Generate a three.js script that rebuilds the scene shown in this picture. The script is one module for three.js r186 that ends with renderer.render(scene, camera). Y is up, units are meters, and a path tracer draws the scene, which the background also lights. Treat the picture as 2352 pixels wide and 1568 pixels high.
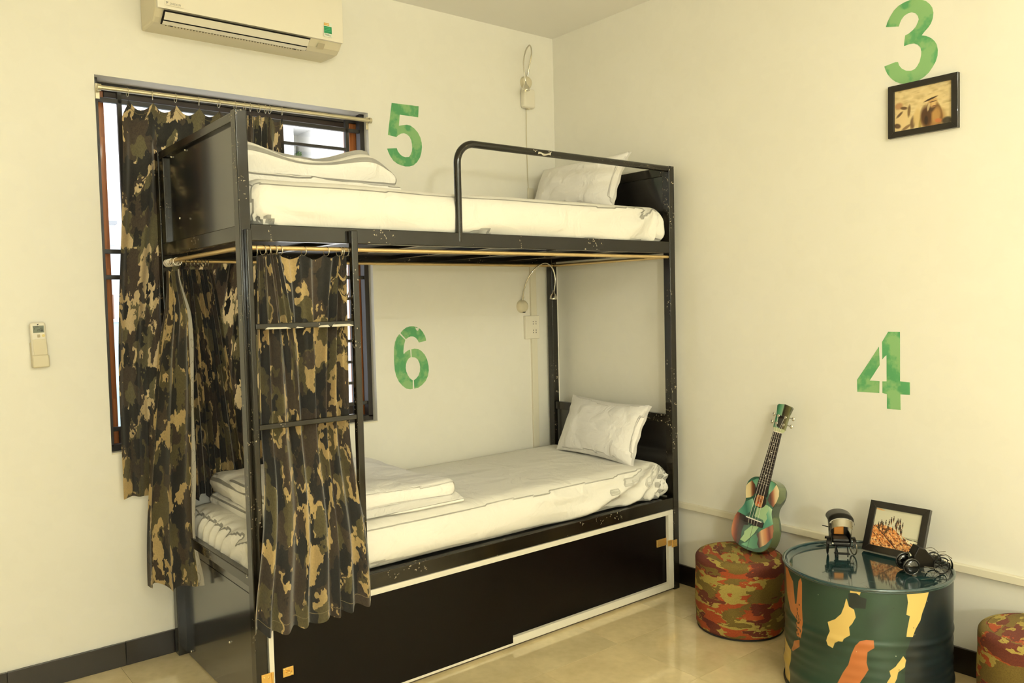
import * as THREE from 'three';
import { mergeGeometries, mergeVertices, toCreasedNormals } from 'three/addons/utils/BufferGeometryUtils.js';
import { RoundedBoxGeometry } from 'three/addons/geometries/RoundedBoxGeometry.js';
import { RectAreaLightUniformsLib } from 'three/addons/lights/RectAreaLightUniformsLib.js';

// ---------------------------------------------------------------- camera, sky, exposure
const scene = new THREE.Scene();
const camera = new THREE.PerspectiveCamera(45.25, 2352 / 1568, 0.05, 200);
camera.position.set(-2.9736, 1.3332, 3.3079);
camera.rotation.order = 'YXZ';
camera.rotation.set(-0.0471, -0.6752, -0.0236);
scene.add(camera);
const renderer = new THREE.WebGLRenderer({ antialias: true });
renderer.toneMapping = THREE.LinearToneMapping;
renderer.toneMappingExposure = 0.87;
renderer.shadowMap.enabled = true;
renderer.shadowMap.type = THREE.PCFSoftShadowMap;
RectAreaLightUniformsLib.init();
scene.background = new THREE.Color().setRGB(0.96, 0.97, 1.0);
scene.backgroundIntensity = 2.2;

const LAMP = { colour: 0xfafff0, far: 0.9, farUp: 640, wall: 11 };       // unseen lamps behind the viewer: ceiling batten, its uplight, wall globe

// ---------------------------------------------------------------- helpers
let seed = 7;
const rnd = () => { seed = (seed * 16807) % 2147483647; return (seed - 1) / 2147483646; };
const V = (x, y, z) => new THREE.Vector3(x, y, z);
const lerp = (a, b, t) => a + (b - a) * t;
const clamp = (x, a = 0, b = 1) => Math.min(b, Math.max(a, x));
const smooth = (a, b, x) => { const t = clamp((x - a) / (b - a)); return t * t * (3 - 2 * t); };
const gauss = (x, s) => Math.exp(-(x * x) / (2 * s * s));

// periodic value noise
const PERM = new Uint8Array(512);
{ const p = [...Array(256).keys()]; for (let i = 255; i > 0; i--) { const j = Math.floor(rnd() * (i + 1)); [p[i], p[j]] = [p[j], p[i]]; } for (let i = 0; i < 512; i++) PERM[i] = p[i & 255]; }
const RNDV = new Float32Array(256); for (let i = 0; i < 256; i++) RNDV[i] = rnd() * 2 - 1;
function pn(x, y, px, py, s = 0) {
  const xi = Math.floor(x), yi = Math.floor(y); let fx = x - xi, fy = y - yi;
  fx = fx * fx * fx * (fx * (fx * 6 - 15) + 10); fy = fy * fy * fy * (fy * (fy * 6 - 15) + 10);
  const x0 = ((xi % px) + px) % px, x1 = (x0 + 1) % px, y0 = ((yi % py) + py) % py, y1 = (y0 + 1) % py;
  const h = (a, b) => RNDV[PERM[(PERM[(a + s * 37) & 255] + b * 3 + s) & 255]];
  return lerp(lerp(h(x0, y0), h(x1, y0), fx), lerp(h(x0, y1), h(x1, y1), fx), fy);
}
function fbm(x, y, p, oct, s = 0, q = p) { let v = 0, a = 1, n = 0; for (let i = 0; i < oct; i++) { v += a * pn(x, y, p, q, s + i * 5); n += a; a *= 0.5; x *= 2; y *= 2; p *= 2; q *= 2; } return v / n; }
const nz = (x, y, s = 0) => fbm(x + 100, y + 100, 256, 2, s);

function dataTex(w, h, fn, srgb = true) {
  const d = new Uint8Array(w * h * 4);
  for (let y = 0; y < h; y++) for (let x = 0; x < w; x++) { const c = fn(x / w, y / h, x, y), i = (y * w + x) * 4; d[i] = clamp(c[0], 0, 255); d[i + 1] = clamp(c[1], 0, 255); d[i + 2] = clamp(c[2], 0, 255); d[i + 3] = 255; }
  const t = new THREE.DataTexture(d, w, h, THREE.RGBAFormat);
  t.wrapS = t.wrapT = THREE.RepeatWrapping; t.magFilter = THREE.LinearFilter; t.minFilter = THREE.LinearMipmapLinearFilter; t.generateMipmaps = true;
  if (srgb) t.colorSpace = THREE.SRGBColorSpace;
  t.needsUpdate = true; return t;
}
function canvasTex(w, h, draw) {
  const c = document.createElement('canvas'); c.width = w; c.height = h; draw(c.getContext('2d'), w, h);
  const t = new THREE.CanvasTexture(c); t.colorSpace = THREE.SRGBColorSpace; t.magFilter = THREE.LinearFilter; t.anisotropy = 8; return t;
}
const rep = (t, x, y) => { const c = t.clone(); c.repeat.set(x, y); c.needsUpdate = true; return c; };
const std = (o) => new THREE.MeshStandardMaterial(o);
const phy = (o) => new THREE.MeshPhysicalMaterial(o);

// geometry
function uvM(g) {                                                     // uv in metres, by the dominant axis of the normal
  const p = g.attributes.position, n = g.attributes.normal, uv = new Float32Array(p.count * 2);
  for (let i = 0; i < p.count; i++) {
    const ax = Math.abs(n.getX(i)), ay = Math.abs(n.getY(i)), az = Math.abs(n.getZ(i));
    const [a, b] = ax >= ay && ax >= az ? [p.getZ(i), p.getY(i)] : ay >= az ? [p.getX(i), p.getZ(i)] : [p.getX(i), p.getY(i)];
    uv[2 * i] = a; uv[2 * i + 1] = b;
  }
  g.setAttribute('uv', new THREE.BufferAttribute(uv, 2)); return g;
}
const plain = (g) => (g.index ? g.toNonIndexed() : g);
function box(x0, x1, y0, y1, z0, z1, r = 0) {
  const w = x1 - x0, h = y1 - y0, d = z1 - z0;
  const g = r > 0 ? new RoundedBoxGeometry(w, h, d, 2, Math.min(r, w / 2.01, h / 2.01, d / 2.01)) : new THREE.BoxGeometry(w, h, d);
  g.translate((x0 + x1) / 2, (y0 + y1) / 2, (z0 + z1) / 2); return uvM(plain(g));
}
const join = (...gs) => { const l = gs.flat().map(g => { const q = plain(g); for (const k of Object.keys(q.attributes)) if (!['position', 'normal', 'uv'].includes(k)) q.deleteAttribute(k); return q; }); return l.length === 1 ? l[0] : mergeGeometries(l); };
function tube(pts, r, seg = 48, rad = 10, closed = false, tension = 0.5) {
  return new THREE.TubeGeometry(new THREE.CatmullRomCurve3(pts, closed, 'catmullrom', tension), seg, r, rad, closed);
}
function rod(a, b, r, rad = 14) {
  const d = b.clone().sub(a), g = new THREE.CylinderGeometry(r, r, d.length(), rad, 1);
  g.applyQuaternion(new THREE.Quaternion().setFromUnitVectors(V(0, 1, 0), d.clone().normalize()));
  g.translate((a.x + b.x) / 2, (a.y + b.y) / 2, (a.z + b.z) / 2); return g;
}
function lathe(prof, seg = 48) { return new THREE.LatheGeometry(prof.map(([r, y]) => new THREE.Vector2(r, y)), seg); }
function surf(nu, nv, fn, uvfn, closeU = false) {                     // fn(u, v) -> [x, y, z]
  const pos = [], uv = [], idx = [];
  for (let j = 0; j <= nv; j++) for (let i = 0; i <= nu; i++) { const u = i / nu, v = j / nv; pos.push(...fn(u, v)); uv.push(...(uvfn ? uvfn(u, v) : [u, v])); }
  const W = nu + 1;
  for (let j = 0; j < nv; j++) for (let i = 0; i < nu; i++) { const a = j * W + i; idx.push(a, a + W, a + 1, a + 1, a + W, a + W + 1); }
  const g = new THREE.BufferGeometry();
  g.setAttribute('position', new THREE.Float32BufferAttribute(pos, 3)); g.setAttribute('uv', new THREE.Float32BufferAttribute(uv, 2)); g.setIndex(idx);
  g.computeVertexNormals(); return g;
}
function softBox(x0, x1, y0, y1, z0, z1, r, cell, disp) {             // a padded box, rounded, its skin pushed along the normal by disp(x, y, z, n)
  const w = x1 - x0, h = y1 - y0, d = z1 - z0, c = (l) => Math.max(2, Math.round(l / cell));
  let g = new THREE.BoxGeometry(w, h, d, c(w), c(h), c(d)); g.deleteAttribute('uv'); g.deleteAttribute('normal');
  g = mergeVertices(g, 1e-5);
  const p = g.attributes.position, q = V(), n = V();
  const rx = Math.min(r, w / 2 - 1e-3), ry = Math.min(r, h / 2 - 1e-3), rz = Math.min(r, d / 2 - 1e-3);
  for (let i = 0; i < p.count; i++) {
    q.fromBufferAttribute(p, i);
    const ix = clamp(q.x, -w / 2 + rx, w / 2 - rx), iy = clamp(q.y, -h / 2 + ry, h / 2 - ry), iz = clamp(q.z, -d / 2 + rz, d / 2 - rz);
    n.set((q.x - ix) / rx, (q.y - iy) / ry, (q.z - iz) / rz); const l = n.length() || 1; n.divideScalar(l);
    const m = Math.min(1, Math.max(Math.abs((q.x - ix) / rx), Math.abs((q.y - iy) / ry), Math.abs((q.z - iz) / rz)));
    q.set(ix + n.x * rx * m, iy + n.y * ry * m, iz + n.z * rz * m);
    q.x += (x0 + x1) / 2; q.y += (y0 + y1) / 2; q.z += (z0 + z1) / 2;
    if (disp) q.addScaledVector(n, disp(q.x, q.y, q.z, n));
    p.setXYZ(i, q.x, q.y, q.z);
  }
  g.computeVertexNormals(); return uvM(g);
}
const polyShape = (a) => { const s = new THREE.Shape(); for (let i = 0; i < a.length; i += 2) i ? s.lineTo(a[i], a[i + 1]) : s.moveTo(a[0], a[1]); s.closePath(); return s; };
const extr = (shape, depth, bevel = 0, curve = 12) => new THREE.ExtrudeGeometry(shape, { depth, bevelEnabled: bevel > 0, bevelThickness: bevel, bevelSize: bevel, bevelOffset: -bevel, bevelSegments: 2, curveSegments: curve });

// objects
const used = new Map(), BASE = new WeakMap();
const numbered = (n) => { const k = used.get(n) ?? 0; used.set(n, k + 1); return k ? n + '_' + String(k).padStart(3, '0') : n; };
function tag(o, label, category, group) { o.userData.label = label; o.userData.category = category; if (group) o.userData.group = group; return o; }
function thing(name, label, category, base = [0, 0, 0], group) {
  const o = new THREE.Group(); o.name = numbered(name); o.position.set(...base); BASE.set(o, V(...base)); scene.add(o);
  return tag(o, label, category, group);
}
function part(name, geos, mat, parent, label) {                       // geometry in room coordinates, kept relative to its thing's base
  const g = Array.isArray(geos) ? join(...geos) : geos, b = BASE.get(parent);
  if (b) g.translate(-b.x, -b.y, -b.z);
  const m = new THREE.Mesh(g, mat); m.name = name; m.castShadow = m.receiveShadow = true; parent.add(m); if (b) BASE.set(m, b);
  if (label) m.userData.label = label;
  return m;
}
function solo(name, geos, mat, label, category, group) {              // a thing of one mesh
  const m = part(numbered(name), geos, mat, scene); return tag(m, label, category, group);
}
function struct(name, geos, mat) { const m = part(name, geos, mat, scene); m.userData.kind = 'structure'; BASE.set(m, V(0, 0, 0)); return m; }
function structGroup(name) { const o = new THREE.Group(); o.name = name; o.userData.kind = 'structure'; scene.add(o); BASE.set(o, V(0, 0, 0)); return o; }

// ---------------------------------------------------------------- materials
const wallTex = dataTex(512, 512, (u, v) => { const n = fbm(u * 4, v * 4, 4, 4, 1) * 2 + fbm(u * 32, v * 32, 32, 2, 9) * 1; return [243 + n, 238 + n, 224 + n * 1.3]; });
const wallBump = dataTex(512, 512, (u, v) => { const n = 128 + fbm(u * 6, v * 6, 6, 5, 3) * 90 + fbm(u * 60, v * 60, 60, 2, 4) * 30; return [n, n, n]; }, false);
const M = {};
M.wall = std({ map: rep(wallTex, 0.6, 0.6), bumpMap: rep(wallBump, 0.8, 0.8), bumpScale: 0.0004, roughness: 0.42 });
M.ceiling = std({ color: 0xfaf6ee, roughness: 0.9 });
M.joint = std({ color: 0xbfae8c, roughness: 0.9 });
M.tile = [0, 1, 2].map(k => phy({ map: rep(dataTex(256, 256, (u, v) => { const n = fbm(u * 3, v * 3, 3, 5, 20 + k * 7) * 16 + fbm(u * 20, v * 20, 20, 3, 50 + k) * 6; return [226 + n + k * 2, 206 + n + k, 160 + n * 0.9]; }), 2.6, 2.6), roughness: 0.1, clearcoat: 0.6, clearcoatRoughness: 0.03 }));
M.skirting = phy({ color: 0x1b1512, roughness: 0.3, clearcoat: 0.3 });
M.trunking = std({ color: 0xe9e1c9, roughness: 0.55 });
// black enamel on the steel bunk: sparse pale chips and scuffs
const chipTex = dataTex(1024, 1024, (u, v) => {
  const a = fbm(u * 150, v * 150, 150, 2, 11), b = fbm(u * 9, v * 9, 9, 2, 13), n = fbm(u * 30, v * 30, 30, 3, 17);
  if (a > 0.6 && b > 0.3) return [150, 140, 118];
  return [24 + n * 6, 20 + n * 5, 13 + n * 4];
});
const scuff = dataTex(512, 512, (u, v) => { const n = 92 + fbm(u * 8, v * 8, 8, 4, 23) * 60; return [n, n, n]; }, false);
M.enamel = phy({ map: chipTex, roughnessMap: scuff, roughness: 0.42 });
M.panel = phy({ color: 0x0d0a07, roughness: 0.2, clearcoat: 0.6, clearcoatRoughness: 0.1 });
M.door = phy({ color: 0x0c0806, roughness: 0.3, specularIntensity: 0.3 });
M.bare = std({ color: 0xc9c3b2, roughness: 0.6 });
M.laminate = std({ color: 0xe4ddca, roughness: 0.5 });
M.brass = std({ color: 0xdcc08c, metalness: 0.8, roughness: 0.35 });
M.latch = std({ color: 0xe6bd6e, metalness: 0.85, roughness: 0.32 });
M.chrome = std({ color: 0xd6d2c6, metalness: 1, roughness: 0.22 });
M.steelRod = std({ color: 0xcdc4a8, metalness: 0.75, roughness: 0.35 });
M.plastic = phy({ color: 0xeee6d2, roughness: 0.4, clearcoat: 0.25 });
M.plasticDim = phy({ color: 0xded3b4, roughness: 0.45, clearcoat: 0.2 });
M.dark = std({ color: 0x17120d, roughness: 0.6 });
M.steelBlack = std({ color: 0x1d1814, roughness: 0.45 });
const woodTex = dataTex(256, 512, (u, v) => { const g = fbm(u * 24, v * 3, 24, 4, 31) * 26 + fbm(u * 6, v * 2, 6, 3, 33) * 20; return [166 + g, 96 + g * 0.8, 40 + g * 0.5]; });
M.wood = phy({ map: rep(woodTex, 6, 2), roughness: 0.4, clearcoat: 0.3 });
M.glass = phy({ color: 0xffffff, transmission: 1, thickness: 0, roughness: 0.02, ior: 1.45 });
// woven white linen: fine thread bump
const threadBump = dataTex(256, 256, (u, v, x, y) => { const t = ((x >> 1) + (y >> 1)) & 1 ? 150 : 105; const n = t + fbm(u * 40, v * 40, 40, 2, 41) * 40; return [n, n, n]; }, false);
const creaseBump = dataTex(512, 512, (u, v) => { const w = fbm(u * 5 + fbm(u * 3, v * 3, 3, 2, 5) * 1.4, v * 5, 5, 5, 43); const n = 128 + w * 110; return [n, n, n]; }, false);
M.linen = std({ color: 0xf1ece1, roughness: 0.92, bumpMap: rep(creaseBump, 2.2, 2.2), bumpScale: 0.013 });
M.quilt = std({ color: 0xf6f1e8, roughness: 0.95, bumpMap: rep(creaseBump, 3.1, 3.1), bumpScale: 0.013 });
M.pillow = std({ color: 0xf4efe8, roughness: 0.93, bumpMap: rep(creaseBump, 3, 3), bumpScale: 0.012 });
// camouflage prints
function camo(size, cx, cy, pal, th, s, jag = 0.16) {                  // cx by cy cells per tile, four printed colours
  return dataTex(size, size, (u, v) => {
    const wx = fbm(u * cx * 2, v * cy * 2, cx * 2, 3, s + 60, cy * 2) * 0.4, wy = fbm(u * cx * 2, v * cy * 2, cx * 2, 3, s + 70, cy * 2) * 0.4;
    const j = fbm(u * cx * 8, v * cy * 8, cx * 8, 2, s + 80, cy * 8) * jag;
    const f = (k) => fbm(u * cx + wx, v * cy + wy, cx, 2, s + k * 11, cy) + j;
    let c = pal[0];
    if (f(1) > th[0]) c = pal[1];
    if (f(2) > th[1]) c = pal[2];
    if (f(3) > th[2]) c = pal[3];
    const w = fbm(u * 256, v * 256, 256, 1, s + 90) * 8 + fbm(u * 7, v * 7, 7, 2, s + 95) * 10;
    return [c[0] + w, c[1] + w, c[2] + w * 0.7];
  });
}
const camoCloth = camo(1024, 16, 13, [[200, 172, 116], [92, 82, 48], [62, 48, 32], [22, 19, 13]], [0.07, 0.2, 0.24], 3, 0.1);
M.camoWindow = phy({ map: rep(camoCloth, 1.5, 1.05), roughness: 1, transmission: 0.6, thickness: 0 });
M.camo = phy({ map: rep(camoCloth, 1.5, 1.05), roughness: 1, transmission: 0.4, thickness: 0, bumpMap: rep(threadBump, 60, 60), bumpScale: 0.0004 });
M.camoBack = phy({ map: rep(dataTex(256, 256, (u, v) => { const n = fbm(u * 6, v * 6, 6, 3, 91); const l = Math.abs(n) < 0.03 ? -46 : 0; const w = n * 14; return [188 + w + l, 182 + w + l, 170 + w + l]; }), 3, 3), roughness: 1, transmission: 0.2, thickness: 0 });
const poufTex = camo(1024, 6, 18, [[158, 138, 64], [150, 62, 20], [92, 34, 16], [104, 84, 28]], [0.1, 0.16, 0.24], 9, 0.1);
M.pouf = std({ map: poufTex, roughness: 0.85, bumpMap: rep(threadBump, 40, 40), bumpScale: 0.0005 });
M.poufBase = std({ color: 0x15100c, roughness: 0.7 });
const greenTex = dataTex(256, 256, (u, v) => { const n = fbm(u * 5, v * 5, 5, 4, 101), q = smooth(-0.25, 0.3, n); return [lerp(84, 138, q), lerp(156, 184, q), lerp(98, 120, q)]; });
M.green = std({ map: rep(greenTex, 5, 5), roughness: 0.6 });
M.blackFrame = phy({ color: 0x17120d, roughness: 0.35, clearcoat: 0.3 });
M.wire = std({ color: 0x1c1915, metalness: 0.75, roughness: 0.35 });
M.wireBright = std({ color: 0x77705f, metalness: 0.9, roughness: 0.3 });

// ---------------------------------------------------------------- room shell
const XL = -3.6, ZF = 6.2, H = 2.732;
const WX0 = -2.2498, WX1 = -1.1255, WY0 = 0.8025, WY1 = 2.2026;        // window opening in the back wall
struct('wall_back', [box(XL - 0.15, WX0, 0, H, -0.2, 0), box(WX1, 0.15, 0, H, -0.2, 0), box(WX0, WX1, 0, WY0, -0.2, 0), box(WX0, WX1, WY1, H, -0.2, 0)], M.wall);
struct('wall_right', box(0, 0.15, 0, H, 0, ZF), M.wall);
struct('wall_left', box(XL - 0.15, XL, 0, H, 0, ZF), M.wall);
struct('wall_front', box(XL - 0.15, 0.15, 0, H, ZF, ZF + 0.15), M.wall);  // out of view, set far back so the lamplight falls evenly
struct('ceiling', box(XL - 0.15, 0.15, H, H + 0.12, -0.2, ZF + 0.15), M.ceiling);
const floor = struct('floor', box(XL - 0.15, 0.15, -0.12, -0.004, -0.2, ZF + 0.15), M.joint);
{
  const P = 0.3845, gap = 0.0011, cache = new Map();
  const edges = (first, lo, hi) => { const e = [lo]; let x = first; while (x > lo) x -= P; for (x += P; x < hi - 1e-6; x += P) if (x - e[e.length - 1] > 0.01) e.push(x); e.push(hi); return e; };
  const ex = edges(-0.334, XL, 0), ez = edges(1.112, 0, ZF);
  for (let i = 0; i + 1 < ex.length; i++) for (let j = 0; j + 1 < ez.length; j++) {
    const w = ex[i + 1] - ex[i] - gap, d = ez[j + 1] - ez[j] - gap, k = w.toFixed(3) + d.toFixed(3);
    if (!cache.has(k)) cache.set(k, box(-w / 2, w / 2, -0.004, 0, -d / 2, d / 2));
    const m = new THREE.Mesh(cache.get(k), M.tile[Math.floor(rnd() * 3)]); m.name = 'floor_tile'; m.receiveShadow = m.castShadow = true;
    m.position.set((ex[i] + ex[i + 1]) / 2, 0, (ez[j] + ez[j + 1]) / 2); m.rotation.y = Math.floor(rnd() * 2) * Math.PI; floor.add(m);
  }
}
function skirting(name, lo, hi, first, along) {                       // black tile skirting, one mesh per tile
  const g = structGroup(name), P = 0.3845; let a = hi;
  let j = first; while (j > hi) j -= P; while (j + P < hi) j += P;
  for (; a > lo + 1e-4; j -= P) {
    const b = Math.max(lo, j), e = 0.0006; if (a - b < 0.004) continue;
    part('skirting_tile', along === 'x' ? box(b + e, a - e, 0, 0.09, 0, 0.012, 0.0015) : along === 'zr' ? box(-0.012, 0, 0, 0.09, b + e, a - e, 0.0015) : box(XL, XL + 0.012, 0, 0.09, b + e, a - e, 0.0015), M.skirting, g);
    a = b;
  }
}
skirting('baseboard_back', XL, 0, -0.3125, 'x');
skirting('baseboard_right', 0.012, ZF, 1.112, 'zr');
skirting('baseboard_left', 0.012, ZF, 1.112, 'zl');
// cable trunking along the right wall and up the corner of the back wall
struct('trim_1', [box(-0.02, 0, 0.361, 0.389, 0.02, ZF, 0.003)], M.trunking);
struct('trim_2', [box(-0.2, -0.162, 0.12, 1.93, 0, 0.013, 0.002)], M.trunking);

// window with steel grille in front of a wooden casement
{
  const w = structGroup('window_1');
  const z = -0.055, t = 0.008;
  part('steel_frame', [box(WX0, WX0 + 0.018, WY0, WY1, z - 0.02, z + 0.015), box(WX1 - 0.022, WX1, WY0, WY1, z - 0.02, z + 0.015), box(WX0, WX1, WY1 - 0.03, WY1, z - 0.06, z - 0.045), box(WX0, WX1, WY0, WY0 + 0.03, z - 0.02, z + 0.015)], M.steelBlack, w);
  for (const x of [-2.156, -1.208]) part('grille_upright', box(x - t, x + t, WY0 + 0.03, WY1 - 0.03, z - t, z + t, 0.001), M.steelBlack, w);
  for (const y of [2.126, 1.562, 1.465, 0.89]) part('grille_bar', box(WX0 + 0.018, WX1 - 0.022, y - t, y + t, z - t, z + t, 0.001), M.steelBlack, w);
  for (let y = 2.04; y > 0.95; y -= 0.0958) if (Math.abs(y - 1.562) > 0.03 && Math.abs(y - 1.465) > 0.03) part('grille_bar', box(-2.142, -1.216, y - t * 0.8, y + t * 0.8, z - t, z + t, 0.001), M.steelBlack, w);
  const zc = -0.145;
  part('window_frame', [box(WX0, -2.196, WY0, WY1, zc - 0.03, zc + 0.03, 0.003), box(-1.162, WX1, WY0, WY1, zc - 0.03, zc + 0.03, 0.003)], M.wood, w, 'orange brown wooden window jambs');
  part('window_frame', [box(-2.196, -1.162, 2.152, WY1, zc - 0.03, zc + 0.03, 0.003), box(-2.196, -1.162, WY0, 0.875, zc - 0.03, zc + 0.03, 0.003)], std({ color: 0x2a1a12, roughness: 0.5 }), w, 'dark brown head and bottom rail');
  part('window_pane', box(-2.196, -1.162, 0.875, 2.152, zc - 0.003, zc + 0.003), M.glass, w);
  part('window_sill', box(WX0, WX1, WY0, WY0 + 0.006, -0.2, 0.004), M.trunking, w);
}

// ---------------------------------------------------------------- bunk bed
const BX0 = -2.0585, BX1 = -0.0585, BZ0 = 0.02, BZ1 = 0.866, PT = 0.036, PD = 0.04, BH = 1.931;
{
  const bed = thing('bunk_bed', 'black enamelled steel bunk bed with ladder, guard rail and locker base in the corner', 'bunk bed', [-1.0585, 0, 0.443]);
  const E = M.enamel;
  const post = (x0, z0, h, l) => part('post', box(x0, x0 + PT, 0, h, z0, z0 + PD, 0.003), E, bed, l);
  post(BX0, BZ1 - PD, BH + 0.003); post(BX1 - PT, BZ1 - PD, BH); post(BX0, BZ0, BH); post(BX1 - PT, BZ0, BH);
  // rails of the upper deck
  part('side_rail', box(BX0 + PT, BX1 - PT, 1.541, 1.592, BZ1 - 0.03, BZ1 - 0.002, 0.003), E, bed);
  part('side_rail', box(BX0 + PT, BX1 - PT, 1.529, 1.592, BZ0 + 0.002, BZ0 + 0.03, 0.003), E, bed);
  part('side_rail', box(BX0 + PT, BX1 - PT, 0.374, 0.427, BZ1 - 0.03, BZ1 - 0.002, 0.003), E, bed);
  part('side_rail', box(BX0 + PT, BX1 - PT, 0.374, 0.427, BZ0 + 0.002, BZ0 + 0.03, 0.003), E, bed);
  part('deck', box(BX0 + 0.03, BX1 - 0.03, 1.56, 1.575, BZ0 + 0.03, BZ1 - 0.03), M.steelBlack, bed);
  part('deck', box(BX0 + 0.03, BX1 - 0.03, 0.405, 0.42, BZ0 + 0.03, BZ1 - 0.03), M.panel, bed);
  for (let k = 0; k < 5; k++) { const x = lerp(BX0 + 0.35, BX1 - 0.35, k / 4); part('deck_bar', box(x - 0.012, x + 0.012, 1.543, 1.559, BZ0 + 0.03, BZ1 - 0.03), E, bed); }
  // end frames: upper foot board, upper head board, lower head board, lower foot panel
  const za = BZ0 + PD, zb = BZ1 - PD;
  const xf0 = BX0 + 0.004, xf1 = BX0 + 0.03;
  part('foot_rail', box(xf0, xf1, 1.903, BH, za, zb, 0.003), E, bed);
  part('foot_rail', box(xf0, xf1, 1.541, 1.588, za, zb, 0.003), E, bed);
  part('foot_panel', box(xf0 + 0.014, xf1 - 0.004, 1.588, 1.903, za, zb), M.panel, bed);
  part('foot_post', box(xf0, xf1, 1.588, 1.903, za, za + 0.05, 0.003), E, bed);
  const xh0 = BX1 - 0.03, xh1 = BX1 - 0.004;
  part('head_rail', box(xh0, xh1, 1.89, BH, za, zb, 0.003), E, bed);
  part('head_rail', box(xh0, xh1, 1.541, 1.588, za, zb, 0.003), E, bed);
  part('head_panel', box(xh0 + 0.006, xh1 - 0.008, 1.588, 1.89, za, zb), M.panel, bed);
  part('head_rail', box(xh0, xh1, 0.765, 0.806, za, zb, 0.003), E, bed);
  part('head_panel', box(xh0 + 0.006, xh1 - 0.008, 0.427, 0.765, za, zb), M.panel, bed);
  part('foot_rail', box(xf0, xf1, 0.468, 0.502, za, zb, 0.003), E, bed);
  part('foot_panel', box(BX0 + PT - 0.004, BX0 + PT + 0.008, 0.006, 0.468, za - 0.01, zb + 0.01), M.panel, bed);
  // locker base with two sliding doors in a pale laminate frame
  part('locker_frame', [box(-2.0165, -0.1, 0.353, 0.373, BZ1 - 0.016, BZ1 + 0.001, 0.001), box(-0.132, -0.1, 0.011, 0.353, BZ1 - 0.016, BZ1 + 0.001, 0.001), box(-2.0165, -2.001, 0.011, 0.353, BZ1 - 0.016, BZ1 + 0.001, 0.001), box(-2.001, -0.132, 0.011, 0.041, BZ1 - 0.016, BZ1 + 0.001, 0.001)], M.laminate, bed, 'pale laminate strips framing the locker doors');
  part('plinth', box(BX0 + PT, BX1 - PT, 0, 0.011, BZ1 - 0.05, BZ1 - 0.012), std({ color: 0x5a4d38, roughness: 0.6 }), bed);
  const dr = part('locker_door', box(-1.12, -0.13, 0.03, 0.356, BZ1 - 0.03, BZ1 - 0.018), M.door, bed);
  const dl = part('locker_door', box(-2.0, -1.049, 0.021, 0.354, BZ1 - 0.01, BZ1 + 0.0022), M.door, bed);
  const wallL = part('locker_back', box(BX0 + PT, BX1 - PT, 0.006, 0.37, BZ0 + 0.01, BZ0 + 0.02), M.panel, bed);
  const sc = (x, y, z) => { const g = new THREE.SphereGeometry(0.003, 8, 6); g.scale(1, 1, 0.5); g.translate(x, y, z); return g; };
  // brass hasp at the right: hinged strap over a staple, plate on the post
  part('hasp', [box(-0.2, -0.135, 0.214, 0.248, BZ1 - 0.016, BZ1 - 0.009, 0.002), box(-0.14, -0.118, 0.211, 0.238, BZ1 + 0.001, BZ1 + 0.006, 0.002), rod(V(-0.112, 0.203, BZ1 + 0.006), V(-0.112, 0.236, BZ1 + 0.006), 0.004), box(-0.108, -0.077, 0.2, 0.232, BZ1 - 0.0005, BZ1 + 0.004, 0.001), ...[[-0.1, 0.21], [-0.085, 0.21], [-0.1, 0.223], [-0.085, 0.223]].map(([x, y]) => sc(x, y, BZ1 + 0.004))], M.latch, bed, 'brass hasp over the right door edge');
  part('hasp', [box(-2.045, -2.012, 0.13, 0.2, BZ1 - 0.0005, BZ1 + 0.004, 0.001), rod(V(-2.01, 0.14, BZ1 + 0.005), V(-2.01, 0.2, BZ1 + 0.005), 0.004), ...[[-2.037, 0.19], [-2.022, 0.187], [-2.037, 0.15], [-2.022, 0.147]].map(([x, y]) => sc(x, y, BZ1 + 0.004))], M.latch, bed, 'brass hasp plate on the front left post');
  part('staple', [box(-1.976, -1.941, 0.172, 0.201, BZ1 + 0.002, BZ1 + 0.005, 0.001), (() => { const g = new THREE.TorusGeometry(0.008, 0.0022, 8, 16, Math.PI); g.rotateX(Math.PI / 2); g.translate(-1.958, 0.187, BZ1 + 0.005); return g; })(), ...[[-1.971, 0.196], [-1.946, 0.177]].map(([x, y]) => sc(x, y, BZ1 + 0.005))], M.latch, bed, 'brass staple plate on the left door');
  // ladder
  const zl0 = BZ1, zl1 = BZ1 + 0.022;
  part('ladder_upright', box(-1.697, -1.673, 0.43, 1.583, zl0, zl1, 0.004), E, bed);
  part('ladder_upright', box(-2.046, -2.028, 0.5, 1.575, zl0, zl1, 0.004), E, bed);
  for (const [y0, y1, l] of [[1.27, 1.288, 0], [0.962, 0.979, 1]]) {
    const r = part('ladder_rung', box(-2.028, -1.697, y0, y1, zl0 + 0.001, zl1 - 0.001, 0.003), E, bed);
    if (!l) {                                                         // paint rubbed off the underside edge of the upper rung
      const sh = (pts) => { const g = extr(polyShape(pts), 0.0008); g.translate(0, 0, zl1 - 0.0012); return uvM(g); };
      part('worn_edge', [sh([-2.0, y0, -1.99, y0 + 0.006, -1.93, y0 + 0.005, -1.917, y0 + 0.001, -1.915, y0]), sh([-1.9, y0, -1.895, y0 + 0.005, -1.88, y0 + 0.003, -1.872, y0]), sh([-1.825, y0, -1.815, y0 + 0.006, -1.79, y0 + 0.007, -1.783, y0]), sh([-1.777, y0, -1.772, y0 + 0.007, -1.715, y0 + 0.0075, -1.7, y0 + 0.003, -1.7, y0])], M.bare, r, 'bare metal where paint has rubbed off');
    }
  }
  // bent tube guard rail
  const gz = BZ1 - 0.013, gr = 0.0135, pts = [V(-1.243, 1.56, gz), V(-1.243, 1.7, gz), V(-1.243, 1.84, gz)];
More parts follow.
